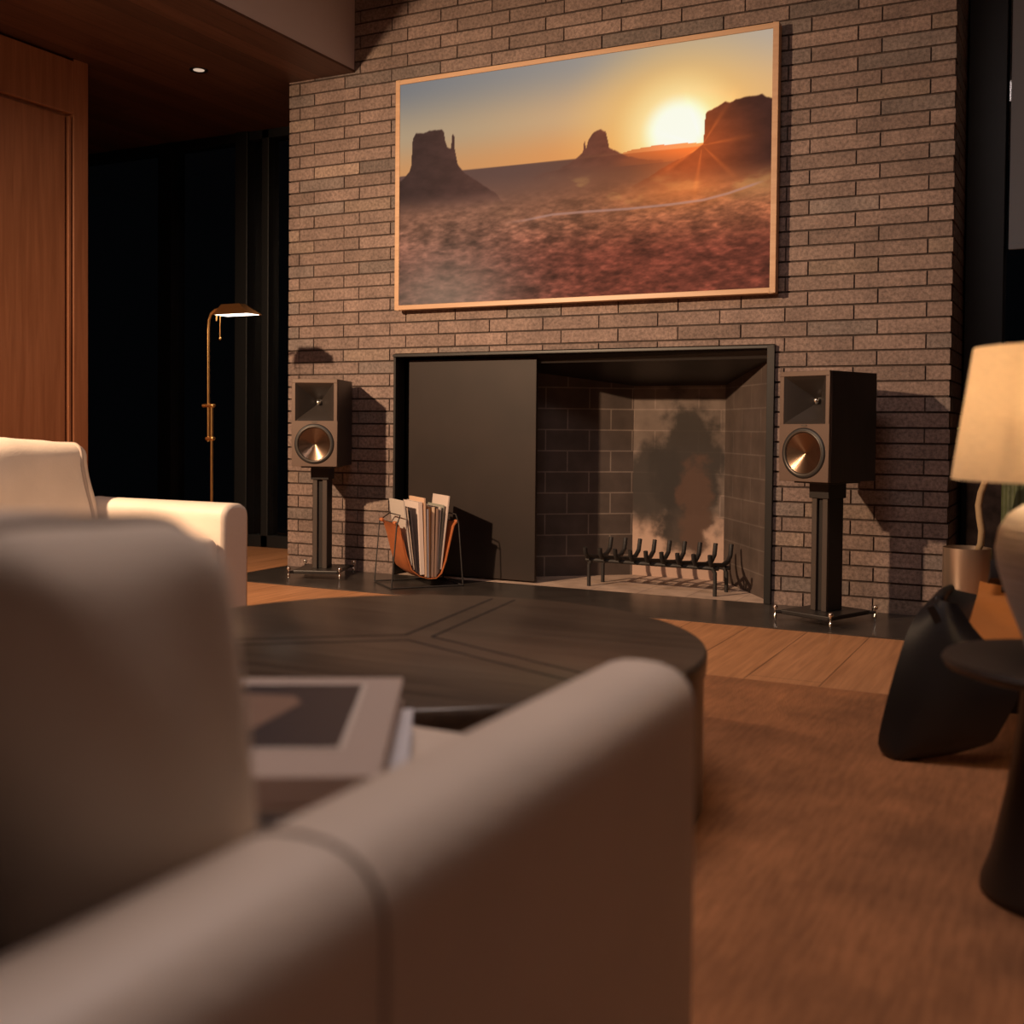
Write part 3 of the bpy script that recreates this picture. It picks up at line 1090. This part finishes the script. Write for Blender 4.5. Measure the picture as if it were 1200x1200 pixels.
cen2 = Vector((-0.652, -3.445, 0)) / 2 + Vector((-0.522, -3.70, 0)) / 2 - u_w * 0.13
bk2 = book('book', 'white and pale blue book lying under the art book', (cen2.x, cen2.y, 0.3635), BROT + 0.02, 0.26, 0.30, 0.0265,
           mat('white cover', (0.6, 0.6, 0.64), 0.45), mat('white pages', (0.42, 0.43, 0.5), 0.8))

# ------------------------------------------------------------------ speakers on stands
SW, SD, SHT = 0.209, 0.30, 0.397


def make_stand(label, loc, rotz):
    root = thing('speaker_stand', label, 'speaker stand', loc, rotz, 'speaker stands by the fireplace')
    MB().span((-0.105, -0.13, 0.026), (0.105, 0.13, 0.042)).build('base_plate', M['standblack'], root, bevel=0.003)
    col = MB().span((-0.034, -0.034, 0.042), (0.034, 0.055, 0.455)).build('column', M['standblack'], root, bevel=0.002)
    for sx in (-1, 1):
        MB().span((sx * 0.012, -0.046, 0.042), (sx * 0.034, -0.0335, 0.455)).build('front_rail', M['standgrey'], col, bevel=0.002)
    MB().span((-0.042, -0.052, 0.455), (0.042, 0.06, 0.511)).build('top_block', M['standblack'], root, bevel=0.002)
    MB().span((-0.075, -0.1, 0.511), (0.075, 0.1, 0.519)).build('top_plate', M['standblack'], root, bevel=0.002)
    for sx in (-1, 1):
        for sy in (-1, 1):
            MB().lathe([(0.001, 0.0), (0.006, 0.012), (0.007, 0.02), (0.0035, 0.024), (0.0035, 0.044), (0.009, 0.046), (0.0105, 0.053), (0.007, 0.06), (0, 0.062)], 16,
                       Matrix.Translation((sx * 0.118, sy * 0.142, 0))).build('spike_foot', M['chrome'], root, smooth=50)
            MB().tube([(sx * 0.098, sy * 0.122, 0.034), (sx * 0.118, sy * 0.142, 0.034)], 0.006, 8).build('foot_arm', M['standblack'], root, smooth=60)
    return root


def make_speaker(label, loc, rotz):
    root = thing('speaker', label, 'speaker', loc, rotz, 'bookshelf speakers by the fireplace')
    w, d, h = SW, SD, SHT
    cz0, cz1, cw = 0.52 * h, 0.955 * h, 0.0885
    wc = 0.258 * h
    yf = -d / 2
    MB().span((-w / 2, yf + 0.016, 0), (w / 2, d / 2, h)).build('cabinet', M['spk'], root, bevel=0.002)
    # front baffle with square horn opening and round driver opening, built as a ring of quads
    bf = MB()
    bf.span((-w / 2, yf, cz1), (w / 2, yf + 0.0155, h))
    bf.span((-w / 2, yf, cz0), (-cw, yf + 0.0155, cz1)).span((cw, yf, cz0), (w / 2, yf + 0.0155, cz1))
    bf.span((-w / 2, yf, 0), (w / 2, yf + 0.0155, cz0))
    bf.build('baffle', M['baffle'], root, bevel=0.0015)
    # tractrix-like square horn narrowing to the throat
    hm = MB()
    zc = (cz0 + cz1) / 2
    hh = (cz1 - cz0) / 2
    prev = None
    vs, fs = [], []
    steps = 9
    for i in range(steps):
        t_ = i / (steps - 1)
        s_ = (1 - t_) ** 1.0 * 0.86 + 0.14
        y = yf + 0.001 + 0.085 * (t_ ** 1.15)
        for (sx, sz) in ((-1, -1), (1, -1), (1, 1), (-1, 1)):
            vs.append((sx * cw * s_, y, zc + sz * hh * s_))
    for i in range(steps - 1):
        for k in range(4):
            fs.append((i * 4 + k, i * 4 + (k + 1) % 4, (i + 1) * 4 + (k + 1) % 4, (i + 1) * 4 + k))
    fs.append(tuple((steps - 1) * 4 + k for k in range(4)))
    hm.add(vs, fs)
    # cut-outs for the horn and the woofer
    ct_ = MB().span((-cw + 0.0005, yf - 0.05, cz0 + 0.0005), (cw - 0.0005, yf + 0.1, cz1 - 0.0005)).build('cutter', M['spk'], root)
    ct2 = MB().lathe([(0.0755, -0.03), (0.0755, 0.05)], 48).build('cutter', M['spk'], root, loc=(0, yf, wc), rot=(R(90), 0, 0))
    for part in [c for c in root.children if c.name.split('.')[0] in ('cabinet', 'baffle')]:
        for ob in ((ct_, ct2) if part.name.startswith('cabinet') else (ct2,)):
            bm = part.modifiers.new('cut', 'BOOLEAN')
            bm.object = ob
            bm.operation = 'DIFFERENCE'
        dg = bpy.context.evaluated_depsgraph_get()
        me = bpy.data.meshes.new_from_object(part.evaluated_get(dg))
        part.modifiers.clear()
        part.data = me
    bpy.data.objects.remove(ct_)
    bpy.data.objects.remove(ct2)
    hm.build('horn', M['horn'], root, smooth=None)
    rot = Matrix.Translation((0, yf + 0.078, zc)) @ Matrix.Rotation(R(90), 4, 'X')
    MB().lathe([(0.011, 0.0), (0.0105, 0.006), (0.007, 0.013), (0, 0.016)], 20, rot).build('tweeter', M['chrome'], root, smooth=180)
    MB().span((-0.012, yf - 0.002, cz0 - 0.007), (0.012, yf + 0.001, cz0 - 0.002)).build('badge', M['ring'], root)
    rr = (R(90), 0, 0)
    MB().lathe([(0.0735, 0.0), (0.0735, 0.003), (0.083, 0.007), (0.0905, 0.003), (0.092, 0.0)], 56, cap=False).build('woofer_surround', M['rubber'], root, smooth=180, loc=(0, yf, wc), rot=rr)
    MB().lathe([(0.0745, 0.003), (0.076, 0.0065), (0.079, 0.008), (0.081, 0.0072), (0.0815, 0.004)], 56, cap=False).build('woofer_ring', M['ring'], root, smooth=180, loc=(0, yf, wc), rot=rr)
    MB().lathe([(0.0752 - 0.0722 * q / 96, 0.002 - 0.017 * q / 96 + 0.00022 * math.sin(q * math.pi / 2)) for q in range(97)] + [(0.0, -0.0152)], 72, cap=False).build('woofer_cone', M['copper'], root, smooth=180, loc=(0, yf, wc), rot=rr)
    return root


for side_, x, y, rz in (('left', -3.155, -0.235, R(22)), ('right', -0.826, -0.305, R(-23))):
    near = 'beside the magazine rack' if side_ == 'left' else 'near the lit table lamp'
    make_stand('black twin rail speaker stand on the hearth ' + near, (x, y, 0.004), rz)
    make_speaker('black bookshelf speaker with copper woofer on stand ' + near, (x, y, 0.523), rz)

# ------------------------------------------------------------------ magazine rack
MR = Vector((-2.63, -0.23, 0.004))
mrot = R(50)
mr = thing('magazine_rack', 'tan leather sling magazine rack on thin black wire legs', 'magazine rack', MR, mrot)
dd = 0.13
for sx, nm in ((-1, 'wire_leg'), (1, 'wire_leg')):
    pts = [(sx * 0.165, -dd, 0.004), (sx * 0.142, -dd, 0.285), (sx * 0.142, dd, 0.285), (sx * 0.165, dd, 0.004), (sx * 0.165, -dd, 0.004)]
    MB().tube(pts, 0.0035, 8).build(nm, M['iron'], mr, smooth=60)
    MB().tube([(sx * 0.142, -dd, 0.28), (sx * 0.128, -dd, 0.32), (sx * 0.128, dd * 0.2, 0.32), (sx * 0.142, dd, 0.28)], 0.003, 8).build('handle_wire', M['iron'], mr, smooth=60)
for sy in (-1, 1):
    MB().tube([(-0.165, sy * dd, 0.005), (0.165, sy * dd, 0.005)], 0.0035, 8).build('floor_wire', M['iron'], mr, smooth=60)
prof = [(-0.139, 0.281), (-0.128, 0.27), (-0.112, 0.22), (-0.092, 0.14), (-0.068, 0.075), (-0.03, 0.045), (0.01, 0.034), (0.045, 0.034), (0.07, 0.055),
        (0.09, 0.11), (0.108, 0.19), (0.125, 0.262), (0.139, 0.281)]
ysn = [-0.115, -0.06, 0, 0.06, 0.115]
MB().sheet([[Vector((x, yy, z + 0.004 * (abs(yy) / 0.115))) for yy in ysn] for x, z in prof], 0.004).build('leather_sling', M['tan'], mr, smooth=60)
for sx in (-1, 1):
    for yy in (-0.1, 0.1):
        MB().lathe([(0.005, -0.014), (0.0085, -0.012), (0.0085, 0.012), (0.005, 0.014)], 12, Matrix.Translation((sx * 0.142, yy, 0.285)) @ Matrix.Rotation(R(90), 4, 'X')).build('leather_loop', M['tan'], mr, smooth=60)


def mz(name, c):
    return mat(name, c, 0.5)


mags = [  # bottom x, top x, thickness, height, colour, look
    (-0.068, -0.104, 0.006, 0.285, (0.55, 0.5, 0.45), 'thin white magazine leaning left against the rack sling'),
    (-0.056, -0.090, 0.006, 0.275, (0.62, 0.5, 0.4), 'thin cream magazine second from the left in the rack'),
    (-0.045, -0.073, 0.007, 0.27, (0.06, 0.05, 0.055), 'thin black magazine between pale ones in the rack'),
    (-0.018, -0.03, 0.018, 0.318, (0.72, 0.6, 0.54), 'thick white magazine near the middle of the rack'),
    (-0.003, -0.010, 0.007, 0.345, (0.68, 0.46, 0.32), 'tall peach magazine standing highest in the rack'),
    (0.007, 0.003, 0.007, 0.3, (0.3, 0.28, 0.32), 'grey magazine right of the tall peach one'),
    (0.018, 0.017, 0.008, 0.305, (0.75, 0.36, 0.12), 'orange spined magazine in the middle of the rack'),
    (0.031, 0.033, 0.012, 0.31, (0.8, 0.6, 0.42), 'thick pale cream magazine right of the orange one'),
    (0.043, 0.05, 0.006, 0.3, (0.24, 0.16, 0.13), 'brown magazine right of the thick cream one'),
    (0.052, 0.066, 0.007, 0.298, (0.55, 0.47, 0.42), 'pale grey magazine third from the right in the rack'),
    (0.061, 0.082, 0.005, 0.30, (0.3, 0.3, 0.25), 'olive magazine second from the right in the rack'),
    (0.069, 0.1, 0.006, 0.325, (0.68, 0.56, 0.5), 'white edged magazine at the far right of the rack'),
]
Mr = Matrix.Translation(MR) @ Matrix.Rotation(mrot, 4, 'Z')
for (xb, xt, th, hh, c, lab) in mags:
    tilt = math.atan2(xt - xb, 0.27)
    # lowest point that still clears the sling curve
    px_ = [q[0] for q in prof]
    zb = max(float(np.interp(xb + o_, px_, [q[1] for q in prof])) for o_ in (-th, th)) + 0.004
    yo = random.uniform(-0.012, 0.008)
    mtx = Mr @ Matrix.Translation((xb, yo, zb + 0.003)) @ Matrix.Rotation(tilt, 4, 'Y')
    root = thing('magazine', lab, 'magazine', group='magazines in the leather rack')
    root.matrix_world = mtx
    MB().span((-th / 2, -0.105, 0), (th / 2, -0.101, hh)).span((-th / 2, -0.1012, 0), (-th / 2 + 0.0008, 0.105, hh)).span((th / 2 - 0.0008, -0.1012, 0), (th / 2, 0.105, hh)) \
        .build('cover', mz('magazine cover', c), root)
    MB().span((-th / 2 + 0.0008, -0.101, 0.001), (th / 2 - 0.0008, 0.103, hh - 0.001)).build('pages', mz('magazine pages', (0.55, 0.48, 0.42)), root)

# ------------------------------------------------------------------ fire grate
G0 = Vector((-1.96, 0.085, 0.004))
gdir = Vector((0.64, -0.025, 0)).normalized()
gr_rot = math.atan2(gdir.y, gdir.x)
gt = thing('fire_grate', 'black cast iron log grate inside the fireplace', 'fire grate', G0, gr_rot)
GL = 0.615
for yy, zz in ((0.02, 0.118), (0.17, 0.105)):
    MB().tube([(0.0, yy, zz), (GL, yy, zz)], 0.009, 8).build('cross_rail', M['iron'], gt, smooth=60)
nb = 9
for k in range(nb):
    x = 0.02 + (GL - 0.04) * k / (nb - 1)
    pts = [(x, -0.035, 0.178), (x, -0.03, 0.155), (x, -0.012, 0.135), (x, 0.06, 0.127), (x, 0.13, 0.12), (x, 0.20, 0.128), (x, 0.235, 0.15), (x, 0.25, 0.2)]
    MB().tube(pts, 0.0105, 8).build('log_bar', M['iron'], gt, smooth=60)
for x in (0.015, GL - 0.015):
    for yy, zz in ((0.02, 0.118), (0.17, 0.105)):
        MB().tube([(x, yy, 0.0), (x, yy, zz - 0.02), (x + (0.012 if x < 0.1 else -0.012), yy, zz)], 0.009, 8).build('leg', M['iron'], gt, smooth=60)

# ------------------------------------------------------------------ brass floor lamp
LP = Vector((-3.555, -0.55, 0))
pl = thing('floor_lamp', 'brass pharmacy floor lamp standing by the dark glass doors', 'floor lamp', LP)
pl.scale = (0.98, 0.98, 0.985)
MB().lathe([(0.12, 0.0), (0.12, 0.008), (0.1, 0.018), (0.02, 0.024), (0.0, 0.025)], 40).build('base', M['brass'], pl, smooth=50)
MB().tube([(0.011, 0, 0.02), (0.011, 0, 0.815)], 0.0065, 12).build('lower_pole', M['brass'], pl, smooth=60)
MB().tube([(-0.009, 0, 0.64), (-0.012, 0, 1.16), (-0.008, 0, 1.205), (0.006, 0, 1.235), (0.03, 0, 1.25), (0.062, 0, 1.256)], 0.0065, 12).build('upper_pole', M['brass'], pl, smooth=60)
for zz in (0.655, 0.808):
    MB().rbox((0.001, 0, zz), (0.05, 0.022, 0.018), 0.007, 4).build('clamp', M['brass'], pl, smooth=60)
MB().lathe([(0.004, 0), (0.009, 0.002), (0.009, 0.018), (0.004, 0.02)], 12, Matrix.Translation((-0.024, 0, 0.808)) @ Matrix.Rotation(R(-90), 4, 'Y')).build('knob', M['brass'], pl, smooth=60)
sh = MB()
x0, x1, yh = 0.055, 0.265, 0.05
z0, z1 = 1.222, 1.272
vo = [(x0, -yh, z0), (x1, -yh, z0), (x1, yh, z0), (x0, yh, z0)]
vi = [(x0 + 0.028, -0.02, z1), (x1 - 0.075, -0.02, z1), (x1 - 0.075, 0.02, z1), (x0 + 0.028, 0.02, z1)]
g_ = 0.003
vo2 = [(a + (g_ if a < 0.1 else -g_), b - math.copysign(g_, b), c) for a, b, c in vo]
vi2 = [(a, b, c - g_) for a, b, c in vi]
sh.add(vo + vi + vo2 + vi2, [(0, 1, 5, 4), (1, 2, 6, 5), (2, 3, 7, 6), (3, 0, 4, 7), (4, 5, 6, 7),
                             (8, 12, 13, 9), (9, 13, 14, 10), (10, 14, 15, 11), (11, 15, 12, 8), (15, 14, 13, 12),
                             (0, 8, 9, 1), (1, 9, 10, 2), (2, 10, 11, 3), (3, 11, 8, 0)])
sh.build('lamp_shade', M['brass'], pl)
MB().span((x0 + 0.01, -yh + 0.008, 1.222), (x1 - 0.012, yh - 0.008, 1.229)).build('light_panel', M['white_glow'], pl)
MB().tube([(0.09, -0.035, 1.222), (0.09, -0.035, 1.12)], 0.0022, 8).build('pull_rod', M['brass'], pl, smooth=60)
MB().lathe([(0, -0.008), (0.006, -0.004), (0.006, 0.004), (0, 0.008)], 12, Matrix.Translation((0.09, -0.035, 1.114))).build('pull_knob', M['brass'], pl, smooth=180)
MB().tube([(0.068, -0.035, 1.222), (0.068, -0.035, 1.195)], 0.004, 8).build('switch', M['brass'], pl, smooth=60)

# ------------------------------------------------------------------ ceiling downlight
dl = thing('ceiling_light', 'small round recessed downlight in the dark boarded ceiling', 'ceiling light', (-3.806, -0.354, ZC))
MB().lathe([(0.027, -0.001), (0.042, -0.004), (0.045, 0.0), (0.027, 0.0)], 32, closed=True).build('trim_ring', M['blackframe'], dl, smooth=60)
MB().lathe([(0.0, -0.0015), (0.026, -0.0015), (0.026, 0.0), (0.0, 0.0)], 32).build('lens', emit_mat('downlight lens', (1.0, 0.8, 0.62), 0.5), dl)

# ------------------------------------------------------------------ side table and table lamp on the right
ST = (-0.004, -2.65)
st = thing('side_table', 'small round dark pedestal table holding the lit lamp', 'side table', (*ST, 0.01))
MB().lathe([(0.118, 0.0), (0.122, 0.004), (0.121, 0.016), (0.106, 0.06), (0.086, 0.16), (0.072, 0.26), (0.068, 0.325), (0.075, 0.335)], 64).build('pedestal', M['tableblack'], st, smooth=60)
MB().lathe([(0.075, 0.334), (0.16, 0.336), (0.177, 0.342), (0.182, 0.350), (0.178, 0.357), (0.0, 0.357)], 72).build('tabletop', M['tableblack'], st, smooth=50)
ZL = 0.367
tl = thing('table_lamp', 'lit table lamp with pale ceramic body and drum shade', 'table lamp', (*ST, ZL))
MB().lathe([(0.0, 0.0), (0.056, 0.0), (0.06, 0.004), (0.068, 0.03), (0.09, 0.085), (0.106, 0.14), (0.109, 0.165), (0.104, 0.195), (0.09, 0.218), (0.066, 0.234), (0.03, 0.242), (0.016, 0.244), (0.014, 0.262), (0.0, 0.263)], 64).build('lamp_body', M['ceramic'], tl, smooth=70)
MB().lathe([(0.173, 0.269), (0.1445, 0.467), (0.143, 0.467), (0.1715, 0.269)], 96, closed=True).build('lamp_shade', M['shade'], tl, smooth=60)
MB().lathe([(0.017, 0.263), (0.017, 0.30), (0.013, 0.305), (0.0, 0.305)], 20).build('socket', M['brass'], tl, smooth=60)
hp = MB()
for a in (0, 1, 2):
    th = a * 2 * math.pi / 3
    hp.tube([(0.012 * math.cos(th), 0.012 * math.sin(th), 0.302), (0.158 * math.cos(th), 0.158 * math.sin(th), 0.355)], 0.002, 6)
hp.build('shade_carrier', M['brass'], tl)
MB().lathe([(0.0, 0.305), (0.014, 0.308), (0.02, 0.33), (0.03, 0.36), (0.028, 0.385), (0.014, 0.402), (0.0, 0.406)], 24).build('bulb', emit_mat('bulb', (1.0, 0.74, 0.42), 14.0), tl, smooth=180)
lo = light('bulb_light', 'POINT', (ST[0], ST[1], ZL + 0.42), 3.3, (1.0, 0.64, 0.34), shadow_soft_size=0.03)

# ------------------------------------------------------------------ plywood lounge chair
CH = Vector((-0.1, -1.9, 0.0))
ch = thing('lounge_chair', 'low black bent plywood chair with cognac leather seat', 'chair', CH)


def interp_curve(pts, n):
    pts = [Vector(p) for p in pts]
    d = [0]
    for a, b in zip(pts, pts[1:]):
        d.append(d[-1] + (b - a).length)
    out = []
    for i in range(n):
        s_ = d[-1] * i / (n - 1)
        k = max(j for j in range(len(d)) if d[j] <= s_ + 1e-9)
        k = min(k, len(pts) - 2)
        p0, p1, p2, p3 = pts[max(k - 1, 0)], pts[k], pts[k + 1], pts[min(k + 2, len(pts) - 1)]
        t_ = (s_ - d[k]) / max(1e-9, d[k + 1] - d[k])
        out.append(0.5 * ((2 * p1) + (p2 - p0) * t_ + (2 * p0 - 5 * p1 + 4 * p2 - p3) * t_ ** 2 + (3 * p1 - p0 - 3 * p2 + p3) * t_ ** 3))
    return out


def leg_sheet(left, rightc, y0, bend, name, th=0.022):
    nl = 26
    A = interp_curve([(x, 0, z) for x, z in left], nl)
    B = interp_curve([(x, 0, z) for x, z in rightc], nl)
    grid = []
    for a, b in zip(A, B):
        row = []
        for j in range(13):
            p = a.lerp(b, j / 12)
            p.y = y0 + bend * max(0, (p.z - 0.1) / 0.28) ** 2 + 0.05 * ((j / 12) - 0.5) ** 2 * 2
            row.append(p - CH)
        grid.append(row)
    return MB().sheet(grid, th).build(name, M['ply'], ch, smooth=50)


leg_sheet([(-0.335, 0.014), (-0.358, 0.02), (-0.368, 0.045), (-0.352, 0.14), (-0.322, 0.26), (-0.296, 0.315), (-0.262, 0.352)],
          [(-0.325, 0.014), (-0.24, 0.036), (-0.165, 0.066), (-0.148, 0.077), (-0.138, 0.095), (-0.115, 0.145), (-0.105, 0.18), (-0.13, 0.225), (-0.19, 0.28), (-0.235, 0.335)],
          -2.03, 0.07, 'leg')
leg_sheet([(0.16, 0.2), (0.12, 0.13), (0.17, 0.08), (0.26, 0.03), (0.35, 0.012)][::-1] + [(0.2, 0.33)],
          [(0.36, 0.012), (0.385, 0.05), (0.37, 0.14), (0.34, 0.26), (0.28, 0.345)],
          -1.98, 0.16, 'leg')
# rear plate leg
MB().sheet([[Vector((x, -1.62 + 0.14 * (0.34 - z) / 0.34 + 0.02 * math.cos(x * 6), z)) - CH for x in np.linspace(-0.16, 0.2, 12)] for z in np.linspace(0.012, 0.335, 14)], 0.02).build('rear_leg', M['ply'], ch, smooth=50)
# seat shell: wing that rises to both sides
sg = []
for i in range(15):
    yy = -1.985 + 0.415 * i / 14
    row = []
    for j in range(25):
        s_ = -1 + 2 * j / 24
        x = 0.01 + 0.285 * s_
        zc_ = 0.222 + 0.08 * (i / 14)
        z = zc_ + (0.338 - 0.02 * i / 14 - zc_) * abs(s_) ** 6
        row.append(Vector((x, yy - 0.02 * s_ * s_, z)) - CH)
    sg.append(row)
MB().sheet(sg, 0.016).build('seat_shell', M['ply'], ch, smooth=60)
pg = []
for i in range(13):
    yy = -1.985 + 0.40 * i / 12
    row = []
    for j in range(21):
        s_ = -1 + 2 * j / 20
        x = 0.015 + (0.225 - 0.0 * i) * s_
        zc_ = 0.222 + 0.08 * (i / 12)
        z = zc_ + 0.018 + (0.338 - zc_) * abs(s_ * 0.79) ** 6 + (0.012 if i == 12 else 0)
        row.append(Vector((x, yy, z)) - CH)
    pg.append(row)
MB().tube([Vector(q) - CH for q in ((-0.262, -1.975, 0.338), (-0.264, -1.965, 0.343), (-0.268, -1.9, 0.342), (-0.275, -1.75, 0.334), (-0.276, -1.57, 0.322))],
          [0.006, 0.014, 0.013, 0.012, 0.01], 10).build('rolled_edge', M['ply'], ch, smooth=180)
sp_ = MB().sheet(pg, 0.014).build('seat_pad', M['seatleather'], ch, smooth=60)
sp_['label'] = 'cognac orange leather seat pad'
# back rest
bgd = []
for i in range(9):
    z = 0.372 + 0.10 * i / 8
    row = []
    for j in range(25):
        s_ = -1 + 2 * j / 24
        x = 0.075 + 0.26 * s_
        row.append(Vector((x, -1.56 - 0.09 * s_ ** 2 + 0.05 * i / 8, z - 0.015 - 0.065 * (s_ ** 2) * (i / 8))) - CH)
    bgd.append(row)
MB().sheet(bgd, 0.02).build('backrest', M['ply'], ch, smooth=60)
MB().tube([Vector((0.03, -1.60, 0.33)) - CH, Vector((0.03, -1.565, 0.41)) - CH], 0.02, 10).build('back_support', M['ply'], ch, smooth=60)

# ------------------------------------------------------------------ planter and plant
PP = Vector((-0.352, -0.20, 0.004))
po = thing('planter', 'champagne metal cylinder planter at the corner of the brick wall', 'planter', PP)
MB().lathe([(0.078, 0.0), (0.082, 0.004), (0.082, 0.290), (0.078, 0.290), (0.078, 0.26), (0.0, 0.26)], 48).build('pot', M['pot'], po, smooth=50)
MB().lathe([(0.0, 0.262), (0.04, 0.27), (0.077, 0.264)], 32).build('soil', M['soil'], po, smooth=180)
st_pts = [(0.03 + 0.012 * math.sin(k * 1.1) + k * 0.004, 0.01 * math.cos(k * 1.3), 0.262 + k * 0.045) for k in range(14)]
MB().tube(st_pts, [0.012] * 10 + [0.01, 0.008, 0.006, 0.004], 10).build('stem', M['stem'], po, smooth=180)
for k in range(7):
    a = k * 2.4
    b0 = Vector(st_pts[10 + k % 4])
    d = Vector((math.cos(a), math.sin(a), 0.5)) * 0.1
    sd = Vector((-math.sin(a), math.cos(a), 0)) * 0.02
    g_rows = []
    for i in range(7):
        t_ = i / 6
        w_ = math.sin(math.pi * min(0.98, t_ + 0.04)) + 0.03
        c_ = b0 + d * t_ - Vector((0, 0, 0.05 * t_ * t_))
        g_rows.append([c_ - sd * w_, c_ + Vector((0, 0, 0.004)), c_ + sd * w_])
    MB().sheet(g_rows, 0.0015).build('leaf', M['leaf'], po, smooth=60)

CP = Vector((-0.19, -0.02, 0.0))
cp = thing('potted_cactus', 'tall ribbed green column cactus behind the table lamp', 'cactus', CP)
MB().lathe([(0.07, 0.0), (0.085, 0.01), (0.09, 0.2), (0.082, 0.2), (0.08, 0.18), (0, 0.18)], 40).build('pot', M['tableblack'], cp, smooth=50)
vs, fs = [], []
n_, rows_ = 44, 22
for i in range(rows_):
    t_ = i / (rows_ - 1)
    z = 0.18 + 0.62 * t_
    rr_ = 0.058 * (1 - max(0, (t_ - 0.85) / 0.16) ** 2 * 0.9)
    for k in range(n_):
        th = 2 * math.pi * k / n_
        r_ = rr_ * (1 + 0.12 * math.cos(th * 11))
        vs.append((r_ * math.cos(th), r_ * math.sin(th), z))
for i in range(rows_ - 1):
    for k in range(n_):
        fs.append((i * n_ + k, i * n_ + (k + 1) % n_, (i + 1) * n_ + (k + 1) % n_, (i + 1) * n_ + k))
fs.append(tuple((rows_ - 1) * n_ + k for k in range(n_)))
MB().add(vs, fs).build('column', M['green'], cp, smooth=180)

# low mottled stone ledge under the window, behind the planter
o = MB().rbox((0.95, 0.35, 0.28), (2.7, 0.1, 0.56), 0.012, 8).build('wall_right', M['stone'], smooth=50)
struct(o, 'low mottled brown stone ledge under the window', 'wall')
